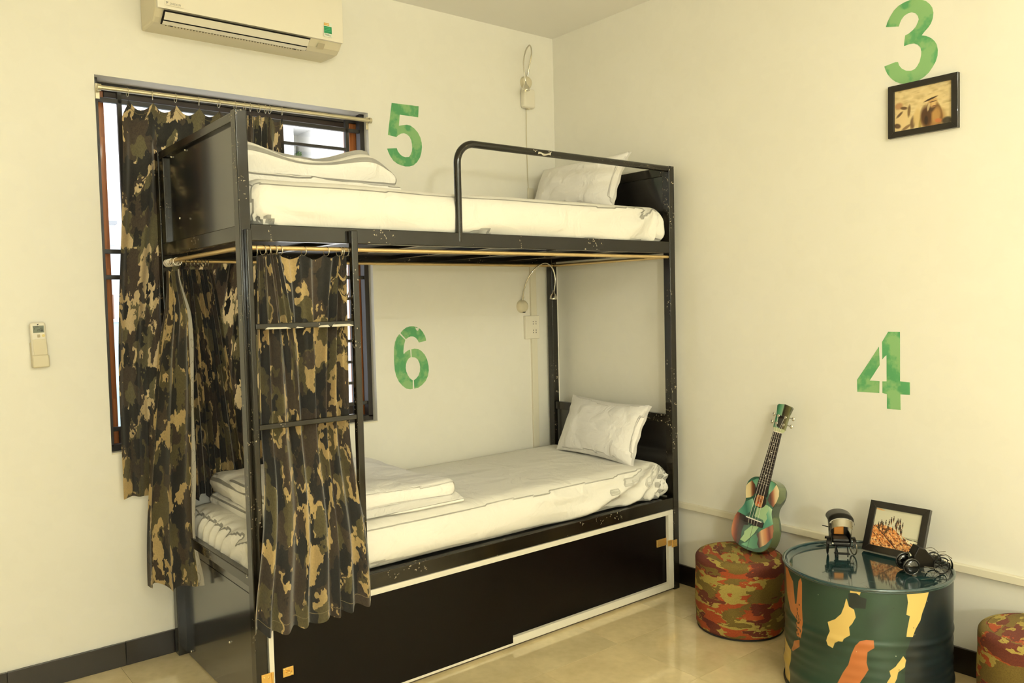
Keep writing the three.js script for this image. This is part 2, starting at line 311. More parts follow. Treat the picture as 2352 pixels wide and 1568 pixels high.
  for (let k = 1; k <= 8; k++) { const a = (k / 8) * Math.PI / 2; pts.push(V(-1.243 + 0.075 * (1 - Math.cos(a)), 1.8435 + 0.075 * Math.sin(a), gz)); }
  pts.push(V(-0.9, 1.9185, gz), V(-0.5, 1.9185, gz), V(-0.09, 1.9185, gz));
  part('guard_rail', tube(pts, gr, 140, 16, false, 0.15), E, bed);
  {
    const band = (a, b, x0, x1) => { const n = 10, g = surf(n, 3, (u, v) => { const t = lerp(x0, x1, u), th = lerp(a + 0.25 * Math.sin(u * 9), b + 0.2 * Math.sin(u * 7 + 1), v); return [t, 1.9185 + Math.sin(th) * (gr + 0.0005), gz + Math.cos(th) * (gr + 0.0005)]; }); return g; };
    part('worn_edge', [band(-0.7, -0.15, -0.865, -0.8), band(0.1, 0.3, -0.89, -0.87), band(0.1, 0.4, -0.81, -0.795)], M.bare, bed.children[bed.children.length - 1], 'bare metal where paint has rubbed off');
  }
  // brass curtain rods under the upper deck
  const ry = 1.521, rr = 0.0075;
  part('curtain_rod', rod(V(-2.024, ry, 0.852), V(-0.09, ry + 0.003, 0.852), rr), M.brass, bed, 'brass curtain rod');
  part('curtain_rod', rod(V(-2.04, ry, 0.058), V(-2.04, ry, 0.828), rr), M.brass, bed, 'brass curtain rod');
  part('curtain_rod', rod(V(-2.024, ry + 0.002, 0.06), V(-0.09, ry + 0.004, 0.06), rr), M.brass, bed, 'brass curtain rod');
  part('curtain_rod', rod(V(-0.075, ry + 0.004, 0.058), V(-0.075, ry + 0.004, 0.828), rr), M.brass, bed, 'brass curtain rod');
  part('sticker', box(-2.042, -2.0235, 1.206, 1.25, BZ1 - 0.0003, BZ1 + 0.0006), std({ color: 0xd9d2bb, roughness: 0.6 }), bed, 'pale paper sticker');
  for (const [x, y, z] of [[BX0 + 0.001, 1.66, 0.3], [BX0 + 0.016, 1.895, 0.18], [BX0 + 0.016, 1.895, 0.34], [BX0 + 0.03, 0.2, 0.55], [BX0 + 0.03, 0.03, 0.12]]) { const g = new THREE.SphereGeometry(0.0045, 8, 6); g.translate(x, y, z); part('screw', g, M.chrome, bed); }
}

// ---------------------------------------------------------------- mattresses, pillows, quilts
function pulls(cx, cy, sx, x, y, amp, n, reach) {                     // gathers that fan out from a corner at (cx, cy) towards sx
  const dx = (x - cx) * sx, dy = cy - y; if (dx < -0.02) return 0;
  const r = Math.hypot(dx, dy), a = Math.atan2(dy, Math.max(dx, 0.001));
  const k = a * n + 1.3 * Math.sin(a * 5 + cx * 3) + r * 1.2, s = Math.sin(k);
  return amp * (s > 0 ? Math.pow(s, 1.6) : 0.35 * s) * smooth(0.0, 0.08, r) * (1 - smooth(reach * 0.45, reach, r)) * smooth(0.03, 0.2, a) ;
}
{
  const y0 = 0.424, y1 = 0.59;
  const g = softBox(BX0 + 0.034, BX1 - 0.038, y0, y1, BZ0 + 0.045, BZ1 - 0.012, 0.07, 0.011, (x, y, z, n) => {
    let d = 0.0035 * nz(x * 3, z * 3 + y * 5, 2);
    if (z > 0.7) { d += pulls(-0.12, 0.6, -1, x, y, 0.017, 22, 1.0) * smooth(0.2, 0.8, n.z); d += pulls(-1.7, 0.47, 1, x, y, 0.011, 14, 0.42) * smooth(0.2, 0.8, n.z); d += 0.003 * Math.sin((y + 0.16 * x) * 110 + nz(x * 2, 1) * 3) * smooth(0.3, 0.9, n.z) * smooth(-1.3, -0.5, x); }
    if (x < -1.85) { const r = Math.hypot(z - 0.72, y - 0.42); d += 0.006 * Math.sin(r * 95 + nz(z * 6, y * 6, 4) * 2) * smooth(0.15, 0.7, -n.x); }
    return d;
  });
  solo('mattress', g, M.linen, 'lower bunk mattress in a fitted cream-white sheet with gathers at the corner', 'mattress');
}
{
  const y0 = 1.577, y1 = 1.742;
  const g = softBox(BX0 + 0.034, BX1 - 0.038, y0, y1, BZ0 + 0.045, BZ1 - 0.012, 0.065, 0.012, (x, y, z, n) => {
    let d = 0.004 * nz(x * 3, z * 3 + y * 5, 12) + 0.008 * smooth(-1.2, -0.3, x) * smooth(0.3, 1, n.y);
    if (z > 0.7) { d += pulls(-0.14, 1.755, -1, x, y, 0.015, 12, 0.55) * smooth(0.2, 0.8, n.z); d += pulls(-2.0, 1.66, 1, x, y, 0.013, 12, 0.35) * smooth(0.2, 0.8, n.z); d += 0.005 * Math.sin((y - 0.1 * x) * 70 + nz(x * 3, 1, 3) * 4) * smooth(0.2, 0.7, -n.y + n.z * 0.5) * smooth(1.68, 1.6, y); }
    return d;
  });
  solo('mattress', g, M.linen, 'upper bunk mattress in a fitted white sheet behind the guard rail', 'mattress');
}
function pillowGeo(L, Hh, T, s) {                                     // lies in the xy plane, thick along z
  const n = 56, half = (sg) => surf(n, 36, (u, v) => {
    let a = u * 2 - 1, b = v * 2 - 1; 
    const pin = 1 - 0.07 * (1 - b * b) * 1, pin2 = 1 - 0.09 * (1 - a * a);
    const t = Math.pow(Math.max(0, 1 - Math.pow(Math.abs(a), 2.6)), 0.62) * Math.pow(Math.max(0, 1 - Math.pow(Math.abs(b), 2.4)), 0.62);
    const wr = 0.05 * nz(a * 2.4, b * 2.4, s) + 0.035 * nz(a * 6 + b * 2, b * 5, s + 3);
    return [a * pin * L / 2, b * pin2 * Hh / 2, sg * T / 2 * t * (1 + wr) + 0.006 * nz(a * 3, b * 3, s + 6)];
  });
  const f = half(1), b = half(-1);
  { const id = b.index.array; for (let i = 0; i < id.length; i += 3) { const q = id[i]; id[i] = id[i + 1]; id[i + 1] = q; } b.computeVertexNormals(); }
  return uvM(join(f, b));
}
function pillow(label, p00, p10, p01, T, s) {                         // corners bottom-back, bottom-front, top-back
  const o = V(...p00), ex = V(...p10).sub(o), ey = V(...p01).sub(o), L = ex.length(), Hh = ey.length(); ex.normalize(); ey.addScaledVector(ex, -ey.dot(ex)).normalize();
  const ez = ex.clone().cross(ey), c = o.clone().addScaledVector(ex, L / 2).addScaledVector(ey, Hh / 2);
  const m = new THREE.Matrix4().makeBasis(ex, ey, ez).setPosition(c);
  const t = thing('pillow', label, 'pillow', [c.x, p00[1], c.z]);
  const g = pillowGeo(L, Hh, T, s); g.applyMatrix4(m); part('pillow_body', g, M.pillow, t);
  const fl = surf(3, 30, (u, v) => { const b = v * 2 - 1, a = L / 2 * (1 - 0.06 * (1 - b * b)) - 0.012 + u * 0.024; return [a, b * Hh / 2 * 0.97, 0.003 * Math.sin(v * 23) * u + 0.002]; });
  fl.applyMatrix4(m); part('pillowcase_hem', uvM(fl), M.pillow, t);
  return t;
}
pillow('white pillow leaning on the head board of the lower bunk', [-0.255, 0.592, 0.24], [-0.285, 0.585, 0.79], [-0.135, 0.86, 0.25], 0.13, 3);
pillow('white pillow propped on the head board of the upper bunk behind the guard rail', [-0.27, 1.748, 0.075], [-0.262, 1.748, 0.675], [-0.145, 2.02, 0.09], 0.16, 8);

// folded quilts: each fold is a soft slab of its own thickness
{
  const t = thing('quilt', 'folded white quilt at the foot of the lower bunk behind the ladder curtain', 'quilt', [-1.6, 0.59, 0.45]);
  part('quilt_layer', softBox(-1.93, -1.205, 0.578, 0.622, 0.1, 0.83, 0.022, 0.012, (x, y, z) => 0.007 * nz(x * 5, z * 5, 31) + 0.006 * nz(x * 2, z * 2, 30) - 0.022 * smooth(0.72, 0.84, z)), M.quilt, t);
  part('quilt_layer', softBox(-1.925, -1.235, 0.615, 0.672, 0.08, 0.775, 0.029, 0.012, (x, y, z, n) => 0.011 * nz(x * 4, z * 4, 33) + 0.008 * nz(x * 9, z * 9, 34) + 0.012 * smooth(-1.35, -1.6, x) * Math.max(0, n.y) + 0.03 * gauss(z - 0.2, 0.1) * smooth(-1.15, -1.5, x) * Math.max(0, n.y)), M.quilt, t);
  part('quilt_layer', softBox(-1.92, -1.74, 0.66, 0.70, 0.1, 0.7, 0.019, 0.012, (x, y, z, n) => 0.014 * nz(x * 5, z * 6, 36) + 0.006 * nz(x * 14, z * 4, 37)), M.quilt, t);
}
{
  const t = thing('quilt', 'folded white quilt heaped at the foot of the upper bunk', 'quilt', [-1.68, 1.745, 0.4]);
  const top = (x) => 0.055 * gauss(x + 1.5, 0.09) + 0.06 * gauss(x + 1.97, 0.12);
  part('quilt_layer', softBox(-2.0, -1.36, 1.738, 1.782, 0.12, 0.68, 0.021, 0.011, (x, y, z, n) => 0.008 * nz(x * 5, z * 5, 41) + 0.006 * nz(x * 11, z * 9, 42)), M.quilt, t);
  part('quilt_layer', softBox(-2.0, -1.375, 1.774, 1.826, 0.14, 0.66, 0.024, 0.011, (x, y, z, n) => 0.008 * nz(x * 5, z * 5, 43) + top(x) * Math.max(0, n.y) - 0.03 * smooth(-1.5, -1.37, x) * Math.max(0, n.y)), M.quilt, t);
  part('quilt_layer', softBox(-1.99, -1.47, 1.818, 1.848, 0.16, 0.6, 0.014, 0.011, (x, y, z, n) => 0.007 * nz(x * 6, z * 5, 45) + top(x) * n.y + 0.004 * Math.sin(z * 30 + x * 20)), M.quilt, t);
}

// ---------------------------------------------------------------- curtains and the window rod
{
  const t = thing('curtain_rod', 'brushed steel curtain rod across the top of the window', 'curtain rod', [-1.69, 2.15, 0.03]);
  part('rod', rod(V(WX0 + 0.004, 2.15, 0.03), V(WX1 - 0.004, 2.162, 0.03), 0.0085), M.steelRod, t);
  for (const [x, y] of [[WX0 + 0.008, 2.15], [WX1 - 0.008, 2.162]]) part('bracket', [rod(V(x, y, 0.03), V(x, y, -0.005), 0.005), rod(V(x - 0.006, y, 0.03), V(x + 0.006, y, 0.03), 0.0125), box(x - 0.007, x + 0.007, y - 0.035, y + 0.02, -0.001, 0.004, 0.001)], M.steelRod, t);
}
function ringGeo(p, dir, r = 0.0135, t = 0.0015, tilt = 0) {           // ring around a rod that runs along dir
  const g = new THREE.TorusGeometry(r, t, 6, 22); if (dir === 'x') g.rotateY(Math.PI / 2 + tilt); else g.rotateY(tilt);
  g.translate(p.x, p.y, p.z); return g;
}
const flipped = (g) => { const id = g.index.array; for (let i = 0; i < id.length; i += 3) { const q = id[i]; id[i] = id[i + 1]; id[i + 1] = q; } g.computeVertexNormals(); return g; };
// window curtain
{
  const rings = [-2.146, -2.058, -1.974, -1.886, -1.808, -1.743, -1.704, -1.681, -1.646, -1.617, -1.6, -1.546];
  const t = thing('window_curtain', 'camouflage curtain hanging on the steel rod in front of the window', 'curtain', [-1.85, 0.64, 0.02]);
  const yr = (x) => lerp(2.15, 2.162, (x - WX0) / (WX1 - WX0));
  const X = (u) => { const f = u * (rings.length - 1), i = Math.min(rings.length - 2, Math.floor(f)); return lerp(rings[i], rings[i + 1], f - i); };
  const N = rings.length - 1;
  const fn = (u, v) => {
    const f = u * N, i = Math.min(N - 1, Math.floor(f)), s = f - i, gapw = rings[i + 1] - rings[i];
    const xt = X(u) - 0.024 * Math.pow(1 - u, 6) * smooth(0, 0.05, v), xb = lerp(-2.228, -1.6, Math.pow(u, 0.94)), x = lerp(xt, xb, smooth(0, 0.75, v) * 0.95) + 0.004 * Math.sin(u * 60) * v;
    const sag = 4 * s * (1 - s) * Math.min(0.034, gapw * 0.36) * (gapw > 0.045 ? 1 : 0.6);
    const y = lerp(yr(xt) - 0.034 - sag, 0.636 + 0.004 * Math.sin(u * 30), v);
    const ph = u * N * Math.PI * 2;
    const tight = x > -2.075 && y < 1.97 ? smooth(-2.075, -2.05, x) : 0;
    const amp = lerp(lerp(0.006, 0.017, smooth(0, 0.12, v)), 0.0065, tight);
    const zc = lerp(lerp(0.03, 0.028, v), 0.0105, tight);
    return [x, y, zc + amp * Math.cos(ph + 0.5 * Math.sin(u * 23)) * 0.8 + amp * 0.2 * Math.sin(ph * 2.1 + v * 3)];
  };
  part('cloth', surf(330, 120, fn, (u, v) => [u * 1.15 + 0.1, v * 1.5]), M.camoWindow, t);
  for (const x of rings) part('ring', ringGeo(V(x, yr(x) - 0.006, 0.03), 'x', 0.0155, 0.0013, rnd() * 0.5 - 0.25), M.steelRod, t);
  const hem = surf(330, 3, (u, v) => { const p = fn(u, 0.0105), q = fn(u, 0.0118); return [lerp(p[0], q[0], v), lerp(p[1], q[1], v), p[2] + 0.0016]; });
  part('hem_stitch', hem, std({ color: 0x6b5d40, roughness: 1 }), t);
}
// ladder curtain: hangs inside the ladder, its foot swings out in front of the locker
{
  const rings = [-2.0, -1.982, -1.964, -1.946, -1.929, -1.848, -1.77, -1.724, -1.712, -1.701];
  const t = thing('bunk_curtain', 'camouflage curtain hanging behind the ladder rungs with its hem flaring over the locker', 'curtain', [-1.86, 0.34, 0.88]);
  const N = rings.length - 1;
  const X = (u) => { const f = u * N, i = Math.min(N - 1, Math.floor(f)); return lerp(rings[i], rings[i + 1], f - i); };
  const fn = (u, v) => {
    const f = u * N, i = Math.min(N - 1, Math.floor(f)), s = f - i, gapw = rings[i + 1] - rings[i];
    const sag = 4 * s * (1 - s) * Math.min(0.018, gapw * 0.3);
    const y = lerp(1.506 - sag - 0.006 * gauss(u - 0.1, 0.1), 0.335 + 0.016 * smooth(0.5, 1, u) + 0.02 * gauss(u - 0.02, 0.05) + 0.006 * Math.sin(u * 45), v);
    const w0 = lerp(-2.012, -2.08, smooth(0.55, 1, v)), w1 = lerp(-1.699, -1.676, smooth(0.5, 1, v));
    const x = lerp(lerp(w0, w1, u), X(u) + 0.009 * smooth(0.9, 1, u), Math.pow(1 - v, 4)) + 0.01 * Math.sin(u * 21 + 1) * v * (1 - Math.abs(2 * u - 1));
    const out = smooth(0.97, 0.5, y), zc = lerp(0.838, 0.912, out);
    const a = lerp(0.006, 0.02, smooth(0, 0.25, v)) * lerp(1, 0.85, out) * lerp(1, 0.7, gauss(y - 0.72, 0.12));
    const ph = u * Math.PI * 2 * 7.2 + 1.1 * Math.sin(u * 9) + 0.5 * v;
    const fine = 0.0055 * Math.sin(u * Math.PI * 2 * 17 + 2 * Math.sin(u * 13)) * (1 - smooth(0.1, 0.7, v));
    let z = zc + a * Math.cos(ph) + fine;
    if (y > 0.94) z = Math.min(z, 0.8645); if (y < 0.46) z = Math.max(z, 0.8935);
    return [x, y, z];
  };
  part('cloth', surf(300, 150, fn, (u, v) => [u * 0.68 + 0.33, v * 1.14 + 0.2]), M.camo, t);
  for (const x of rings) part('ring', ringGeo(V(x, 1.514, 0.852), 'x', 0.0145, 0.0014, rnd() * 0.9 - 0.45), M.chrome, t);
  part('hem_stitch', surf(300, 2, (u, v) => { const p = fn(u, 0.972), q = fn(u, 0.9735); return [lerp(p[0], q[0], v), lerp(p[1], q[1], v), p[2] + 0.0016]; }), std({ color: 0x8d7d5a, roughness: 1 }), t);
  // the bunched right end folds back over itself near the top
  const fold = (px, py, a) => surf(20, 10, (u, v) => { const th = u * Math.PI; return [px - 0.022 + 0.044 * u, py - 0.03 * Math.sin(th) - 0.02 * v * Math.sin(th), 0.852 + 0.012 * Math.sin(th) + 0.004 * a]; }, (u, v) => [u * 0.08 + a, v * 0.06]);
  part('cloth_fold', [fold(-1.716, 1.455, 0.3), fold(-1.714, 1.4, 0.6)], M.camo, t);
}
// foot curtain: bunched on the rod at the foot of the bunk
{
  const rings = [0.07, 0.083, 0.097, 0.108, 0.121, 0.135, 0.15, 0.17, 0.19];
  const t = thing('bunk_curtain', 'camouflage curtain bunched beside the back left bed post with its pale lining turned out', 'curtain', [-2.09, 0.31, 0.18]);
  const edge = (v) => [lerp(-2.04, -2.05, v), 0.2 + 0.09 * smooth(0, 0.16, v) - 0.035 * smooth(0.35, 0.8, v) + 0.05 * smooth(0.82, 1, v)];
  const fn = (u, v) => {
    const [ex, ez] = edge(v);
    const sx = lerp(-2.042, -2.168, smooth(0.02, 1, v) * 0.75 + 0.25 * smooth(0, 0.3, v)), sz = lerp(0.065, 0.09, v);
    const k = 2.2, ph = u * Math.PI * 2 * k;
    const bulge = lerp(0.012, 0.032, smooth(0, 0.5, v));
    const x = lerp(sx, ex, u) - bulge * (0.5 - 0.5 * Math.cos(ph)) * Math.sin(Math.PI * Math.min(1, u * 1.05)) - 0.004 * Math.sin(u * 40 + v * 4) * (1 - v);
    const z = lerp(sz, ez, u) + 0.02 * Math.sin(ph) * smooth(0, 0.4, v) * (1 - Math.pow(Math.abs(2 * u - 1), 4));
    const y = lerp(1.487 - 0.008 * Math.abs(Math.sin(u * 28)), 0.318 + 0.03 * smooth(0.75, 1, u) - 0.012 * Math.sin(ph + 0.6), v);
    return [x, y, z];
  };
  part('cloth', surf(160, 130, fn, (u, v) => [u * 0.42 + 0.07, v * 1.17 + 0.55]), M.camo, t);
  const lin = (u, v) => { const p = fn(1, v); const w = 0.004 + 0.016 * smooth(0.04, 0.25, v) + 0.03 * smooth(0.8, 1, v); return [p[0] + u * 0.006 + 0.004 * Math.sin(u * 5 + v * 14) * u, p[1] + 0.014 * u * smooth(0.85, 1, v), p[2] + w * u]; };
  part('lining', surf(8, 120, lin, (u, v) => [u * 0.05, v * 1.2]), M.camoBack, t, 'pale grey reverse of the cloth turned outwards');
  for (const z of rings) part('ring', ringGeo(V(-2.04, 1.514, z), 'z', 0.0145, 0.0014, rnd() * 0.8 - 0.4), M.chrome, t);
}
// back curtain: on the rod along the wall, seen through the foot opening
{
  const t = thing('bunk_curtain', 'camouflage curtain in shade along the wall inside the lower bunk', 'curtain', [-1.93, 0.6, 0.08]);
  const fn = (u, v) => {
    const x = lerp(lerp(-2.012, -1.885, u), lerp(-2.008, -1.775, u), Math.pow(v, 0.8)), ph = u * Math.PI * 2 * 9;
    const y = lerp(1.49, 0.612 + 0.012 * Math.sin(u * 30), v);
    return [x, y, 0.088 + lerp(0.01, 0.014, v) * Math.sin(ph + Math.sin(u * 8 + v * 3)) + 0.003 * Math.sin(ph * 2.3)];
  };
  part('cloth', surf(220, 60, fn, (u, v) => [u * 0.55, v * 0.9 + 0.3]), M.camo, t);
  for (let k = 0; k < 9; k++) part('ring', ringGeo(V(-2.005 + k * 0.0145, 1.515, 0.06), 'x', 0.0145, 0.0014, rnd() * 0.8 - 0.4), M.chrome, t);
}

// ---------------------------------------------------------------- painted stencil numbers
{
  const five=[-1.001,2.264,-0.855,2.268,-0.859,2.216,-0.96,2.216,-0.966,2.164,-0.947,2.169,-0.922,2.174,-0.903,2.172,-0.882,2.161,-0.863,2.144,-0.85,2.122,-0.844,2.099,-0.843,2.078,-0.847,2.054,-0.856,2.028,-0.873,2.005,-0.893,1.989,-0.915,1.982,-0.937,1.98,-0.959,1.983,-0.98,1.989,-1.001,2.001,-1.018,2.022,-1.028,2.042,-1.032,2.053,-0.981,2.06,-0.976,2.047,-0.965,2.034,-0.952,2.026,-0.936,2.023,-0.916,2.026,-0.907,2.037,-0.899,2.054,-0.897,2.07,-0.898,2.089,-0.901,2.105,-0.91,2.12,-0.924,2.13,-0.94,2.133,-0.956,2.129,-0.97,2.121,-0.982,2.111,-1.026,2.116];
  const six=[[-0.991,1.205,-0.976,1.219,-0.959,1.229,-0.94,1.234,-0.92,1.234,-0.898,1.229,-0.882,1.22,-0.867,1.204,-0.855,1.183,-0.851,1.168,-0.852,1.162,-0.891,1.156,-0.898,1.168,-0.908,1.179,-0.922,1.186,-0.936,1.187,-0.95,1.182,-0.962,1.175],
    [-0.997,1.2,-0.966,1.171,-0.972,1.153,-0.976,1.134,-0.978,1.116,-0.977,1.104,-0.968,1.113,-0.954,1.121,-0.941,1.125,-0.939,1.089,-0.95,1.084,-0.96,1.072,-0.966,1.056,-0.968,1.04,-0.965,1.023,-0.958,1.006,-0.948,0.991,-0.932,0.979,-0.933,0.939,-0.947,0.938,-0.969,0.943,-0.987,0.957,-1.006,0.977,-1.02,1.004,-1.027,1.032,-1.029,1.067,-1.029,1.102,-1.027,1.137,-1.021,1.165,-1.011,1.185],
    [-0.934,1.126,-0.916,1.128,-0.896,1.125,-0.879,1.115,-0.861,1.097,-0.848,1.072,-0.841,1.043,-0.84,1.019,-0.846,0.993,-0.86,0.97,-0.88,0.953,-0.903,0.941,-0.924,0.939,-0.925,0.979,-0.912,0.986,-0.899,0.999,-0.89,1.018,-0.888,1.039,-0.891,1.058,-0.901,1.076,-0.914,1.086,-0.933,1.089]];
  const four=[[1.783,1.138,1.786,1.069,1.781,1.062,1.747,1.009,1.785,1.009,1.784,0.965,1.698,0.963,1.697,1.009,1.733,1.062],
    [1.818,1.194,1.862,1.194,1.862,1.013,1.898,1.011,1.898,0.966,1.863,0.965,1.864,0.908,1.813,0.908,1.813,0.962,1.796,0.966,1.796,1.009,1.812,1.01,1.812,1.107,1.806,1.103,1.796,1.091,1.795,1.156]];
  const three=[1.812,2.302,1.818,2.318,1.828,2.335,1.842,2.353,1.858,2.364,1.878,2.37,1.898,2.372,1.918,2.37,1.937,2.363,1.954,2.353,1.967,2.339,1.976,2.324,1.98,2.305,1.978,2.287,1.972,2.271,1.962,2.259,1.948,2.247,1.94,2.238,1.956,2.232,1.973,2.22,1.985,2.206,1.992,2.192,1.995,2.174,1.994,2.155,1.988,2.136,1.977,2.119,1.964,2.103,1.948,2.092,1.929,2.084,1.906,2.082,1.878,2.084,1.862,2.089,1.846,2.099,1.83,2.114,1.817,2.133,1.809,2.151,1.806,2.162,1.846,2.168,1.856,2.166,1.86,2.153,1.87,2.139,1.886,2.128,1.902,2.124,1.916,2.127,1.925,2.136,1.933,2.149,1.938,2.169,1.939,2.182,1.936,2.197,1.927,2.209,1.914,2.217,1.898,2.219,1.878,2.217,1.879,2.233,1.882,2.253,1.896,2.257,1.91,2.265,1.92,2.274,1.927,2.288,1.93,2.296,1.927,2.309,1.918,2.321,1.905,2.328,1.892,2.328,1.878,2.323,1.868,2.312,1.862,2.3,1.859,2.291];
  const paint = (polys) => polys.map(p => { const g = extr(polyShape(p), 0.0006); g.translate(0, 0, 0.0002); return uvM(g); });
  const right = (gs) => gs.map(g => { g.applyMatrix4(new THREE.Matrix4().makeBasis(V(0, 0, 1), V(0, 1, 0), V(-1, 0, 0))); return g; });
  const rightW = (polys) => right(paint(polys));
  solo('stencil_number', paint([five]), M.green, 'green stencilled number 5 on the wall beside the window', 'number');
  solo('stencil_number', paint(six), M.green, 'green stencilled number 6 on the wall inside the lower bunk', 'number');
  solo('stencil_number', rightW([three]), M.green, 'green stencilled number 3 on the wall above the small hanging photograph', 'number');
  solo('stencil_number', rightW(four), M.green, 'green stencilled number 4 on the wall above the green drum', 'number');
  const ch = [[-0.909, 1.228], [-0.902, 1.225], [-0.893, 1.228], [-0.889, 1.222], [-0.893, 1.213], [-0.901, 1.212], [-0.905, 1.218]].flat();
  const c = extr(polyShape(ch), 0.0004); c.translate(0, 0, 0.0007); part('paint_chip', uvM(c), std({ color: 0xe9e4d6, roughness: 0.7 }), scene.children.filter(o => o.name.startsWith('stencil_number'))[1], 'pale chip in the paint');
}

// ---------------------------------------------------------------- air conditioner
{
  const t = thing('air_conditioner', 'cream wall air conditioner high on the wall above the window', 'air conditioner', [-1.708, 2.385, 0]);
  const x0 = -2.08, x1 = -1.34;
  const prof = (o) => { const s = new THREE.Shape(); s.moveTo(0, 2.39); s.lineTo(0.1, 2.384); s.lineTo(0.145 - o, 2.383 + o * 0.5); s.lineTo(0.168 - o, 2.393 + o); s.lineTo(0.192 - o, 2.416 + o); s.lineTo(0.196 - o, 2.43); s.lineTo(0.2 - o, 2.56); s.quadraticCurveTo(0.19 - o, 2.66, 0.12, 2.675); s.lineTo(0, 2.675); s.closePath(); return s; };
  const place = (g, x) => { g.applyMatrix4(new THREE.Matrix4().makeBasis(V(0, 0, 1), V(0, 1, 0), V(-1, 0, 0))); g.translate(x, 0, 0); return g; };
  part('housing', uvM(place(extr(prof(0.006), x1 - x0 - 0.016, 0.008), x1 - 0.008)), M.plasticDim, t);
  // smooth front panel
  part('front_panel', (() => { const s = new THREE.Shape(); s.moveTo(0.186, 2.422); s.lineTo(0.203, 2.421); s.quadraticCurveTo(0.208, 2.5, 0.206, 2.57); s.quadraticCurveTo(0.2, 2.65, 0.16, 2.672); s.lineTo(0.15, 2.664); s.quadraticCurveTo(0.185, 2.62, 0.188, 2.56); s.closePath(); return uvM(place(extr(s, x1 - x0 - 0.012, 0.002), x1 - 0.006)); })(), M.plastic, t);
  // louvre opening: dark slot and two flaps
  const la = -2.052, lb = -1.485;
  const strip = (za, ya, zb, yb, d, xa = la, xb = lb) => { const n = V(0, za - zb, yb - ya).normalize(); const nx = -(ya - yb), L = Math.hypot(zb - za, yb - ya), ny = (za - zb) / L, nzz = (yb - ya) / L; const g = surf(1, 4, (u, v) => [lerp(xa, xb, u), lerp(ya, yb, v) + d * ny, lerp(za, zb, v) + d * nzz]); return g; };
  part('louvre_slot', flipped(strip(0.143, 2.3826, 0.1945, 2.4195, 0.0022)), M.dark, t);
  part('louvre', flipped(strip(0.1685, 2.3945, 0.192, 2.4155, 0.0055, la + 0.005, lb - 0.004)), M.plastic, t);
  part('louvre', flipped(strip(0.1475, 2.3845, 0.1645, 2.3925, 0.0055, la + 0.005, lb - 0.004)), M.plastic, t);
  for (const x of [la + 0.035, lb - 0.05]) part('louvre_clip', box(x, x + 0.008, 2.379, 2.384, 0.14, 0.15), M.dark, t);
  part('louvre_vane', Array.from({ length: 48 }, (_, k) => { const x = lerp(la + 0.02, lb - 0.02, k / 47); return box(x, x + 0.003, 2.3795, 2.3845, 0.136, 0.1425); }), std({ color: 0x8d8062, roughness: 0.6 }), t).userData.kind = 'stuff';
  // printing: maker's mark at the left, energy label and display window at the right
  const logo = canvasTex(256, 64, (c, w, h) => { c.fillStyle = '#ece3cd'; c.fillRect(0, 0, w, h); c.fillStyle = '#9f9a8c'; c.beginPath(); c.moveTo(10, 12); c.lineTo(48, 12); c.lineTo(22, 50); c.closePath(); c.fill(); c.font = 'italic bold 44px sans-serif'; c.textBaseline = 'middle'; c.fillText('DAIKIN', 58, 34); });
  const flat = (xa, xb, ya, yb, z, m, name, lab) => { const g = new THREE.PlaneGeometry(xb - xa, yb - ya); const b = new THREE.BoxGeometry(xb - xa, yb - ya, 0.0006); b.translate((xa + xb) / 2, (ya + yb) / 2, z); return part(name, b, m, t, lab); };
  flat(-2.05, -1.985, 2.432, 2.448, 0.2068, std({ map: logo, roughness: 0.5 }), 'maker_mark', 'small grey maker lettering');
  const en = canvasTex(128, 192, (c, w, h) => { c.fillStyle = '#e9ebda'; c.fillRect(0, 0, w, h); c.fillStyle = '#d9a13a'; c.fillRect(4, 4, 84, 34); c.fillStyle = '#f2efe0'; for (let i = 0; i < 5; i++) { c.beginPath(); c.arc(16 + i * 16, 20, 5, 0, 7); c.fill(); } c.fillStyle = '#1e8a55'; c.fillRect(4, 48, 120, 96); c.fillStyle = '#52b284'; c.fillRect(14, 64, 90, 8); c.fillRect(30, 86, 80, 8); c.fillRect(14, 108, 96, 8); c.fillStyle = '#30443a'; c.fillRect(14, 156, 70, 5); c.fillRect(14, 170, 96, 5); });
  flat(-1.432, -1.396, 2.433, 2.489, 0.2078, std({ map: en, roughness: 0.4 }), 'energy_label', 'green and white energy label');
  part('display_window', flipped(strip(0.166, 2.394, 0.186, 2.411, 0.0024, -1.447, -1.418)), std({ color: 0xbdb193, roughness: 0.3 }), t);
}
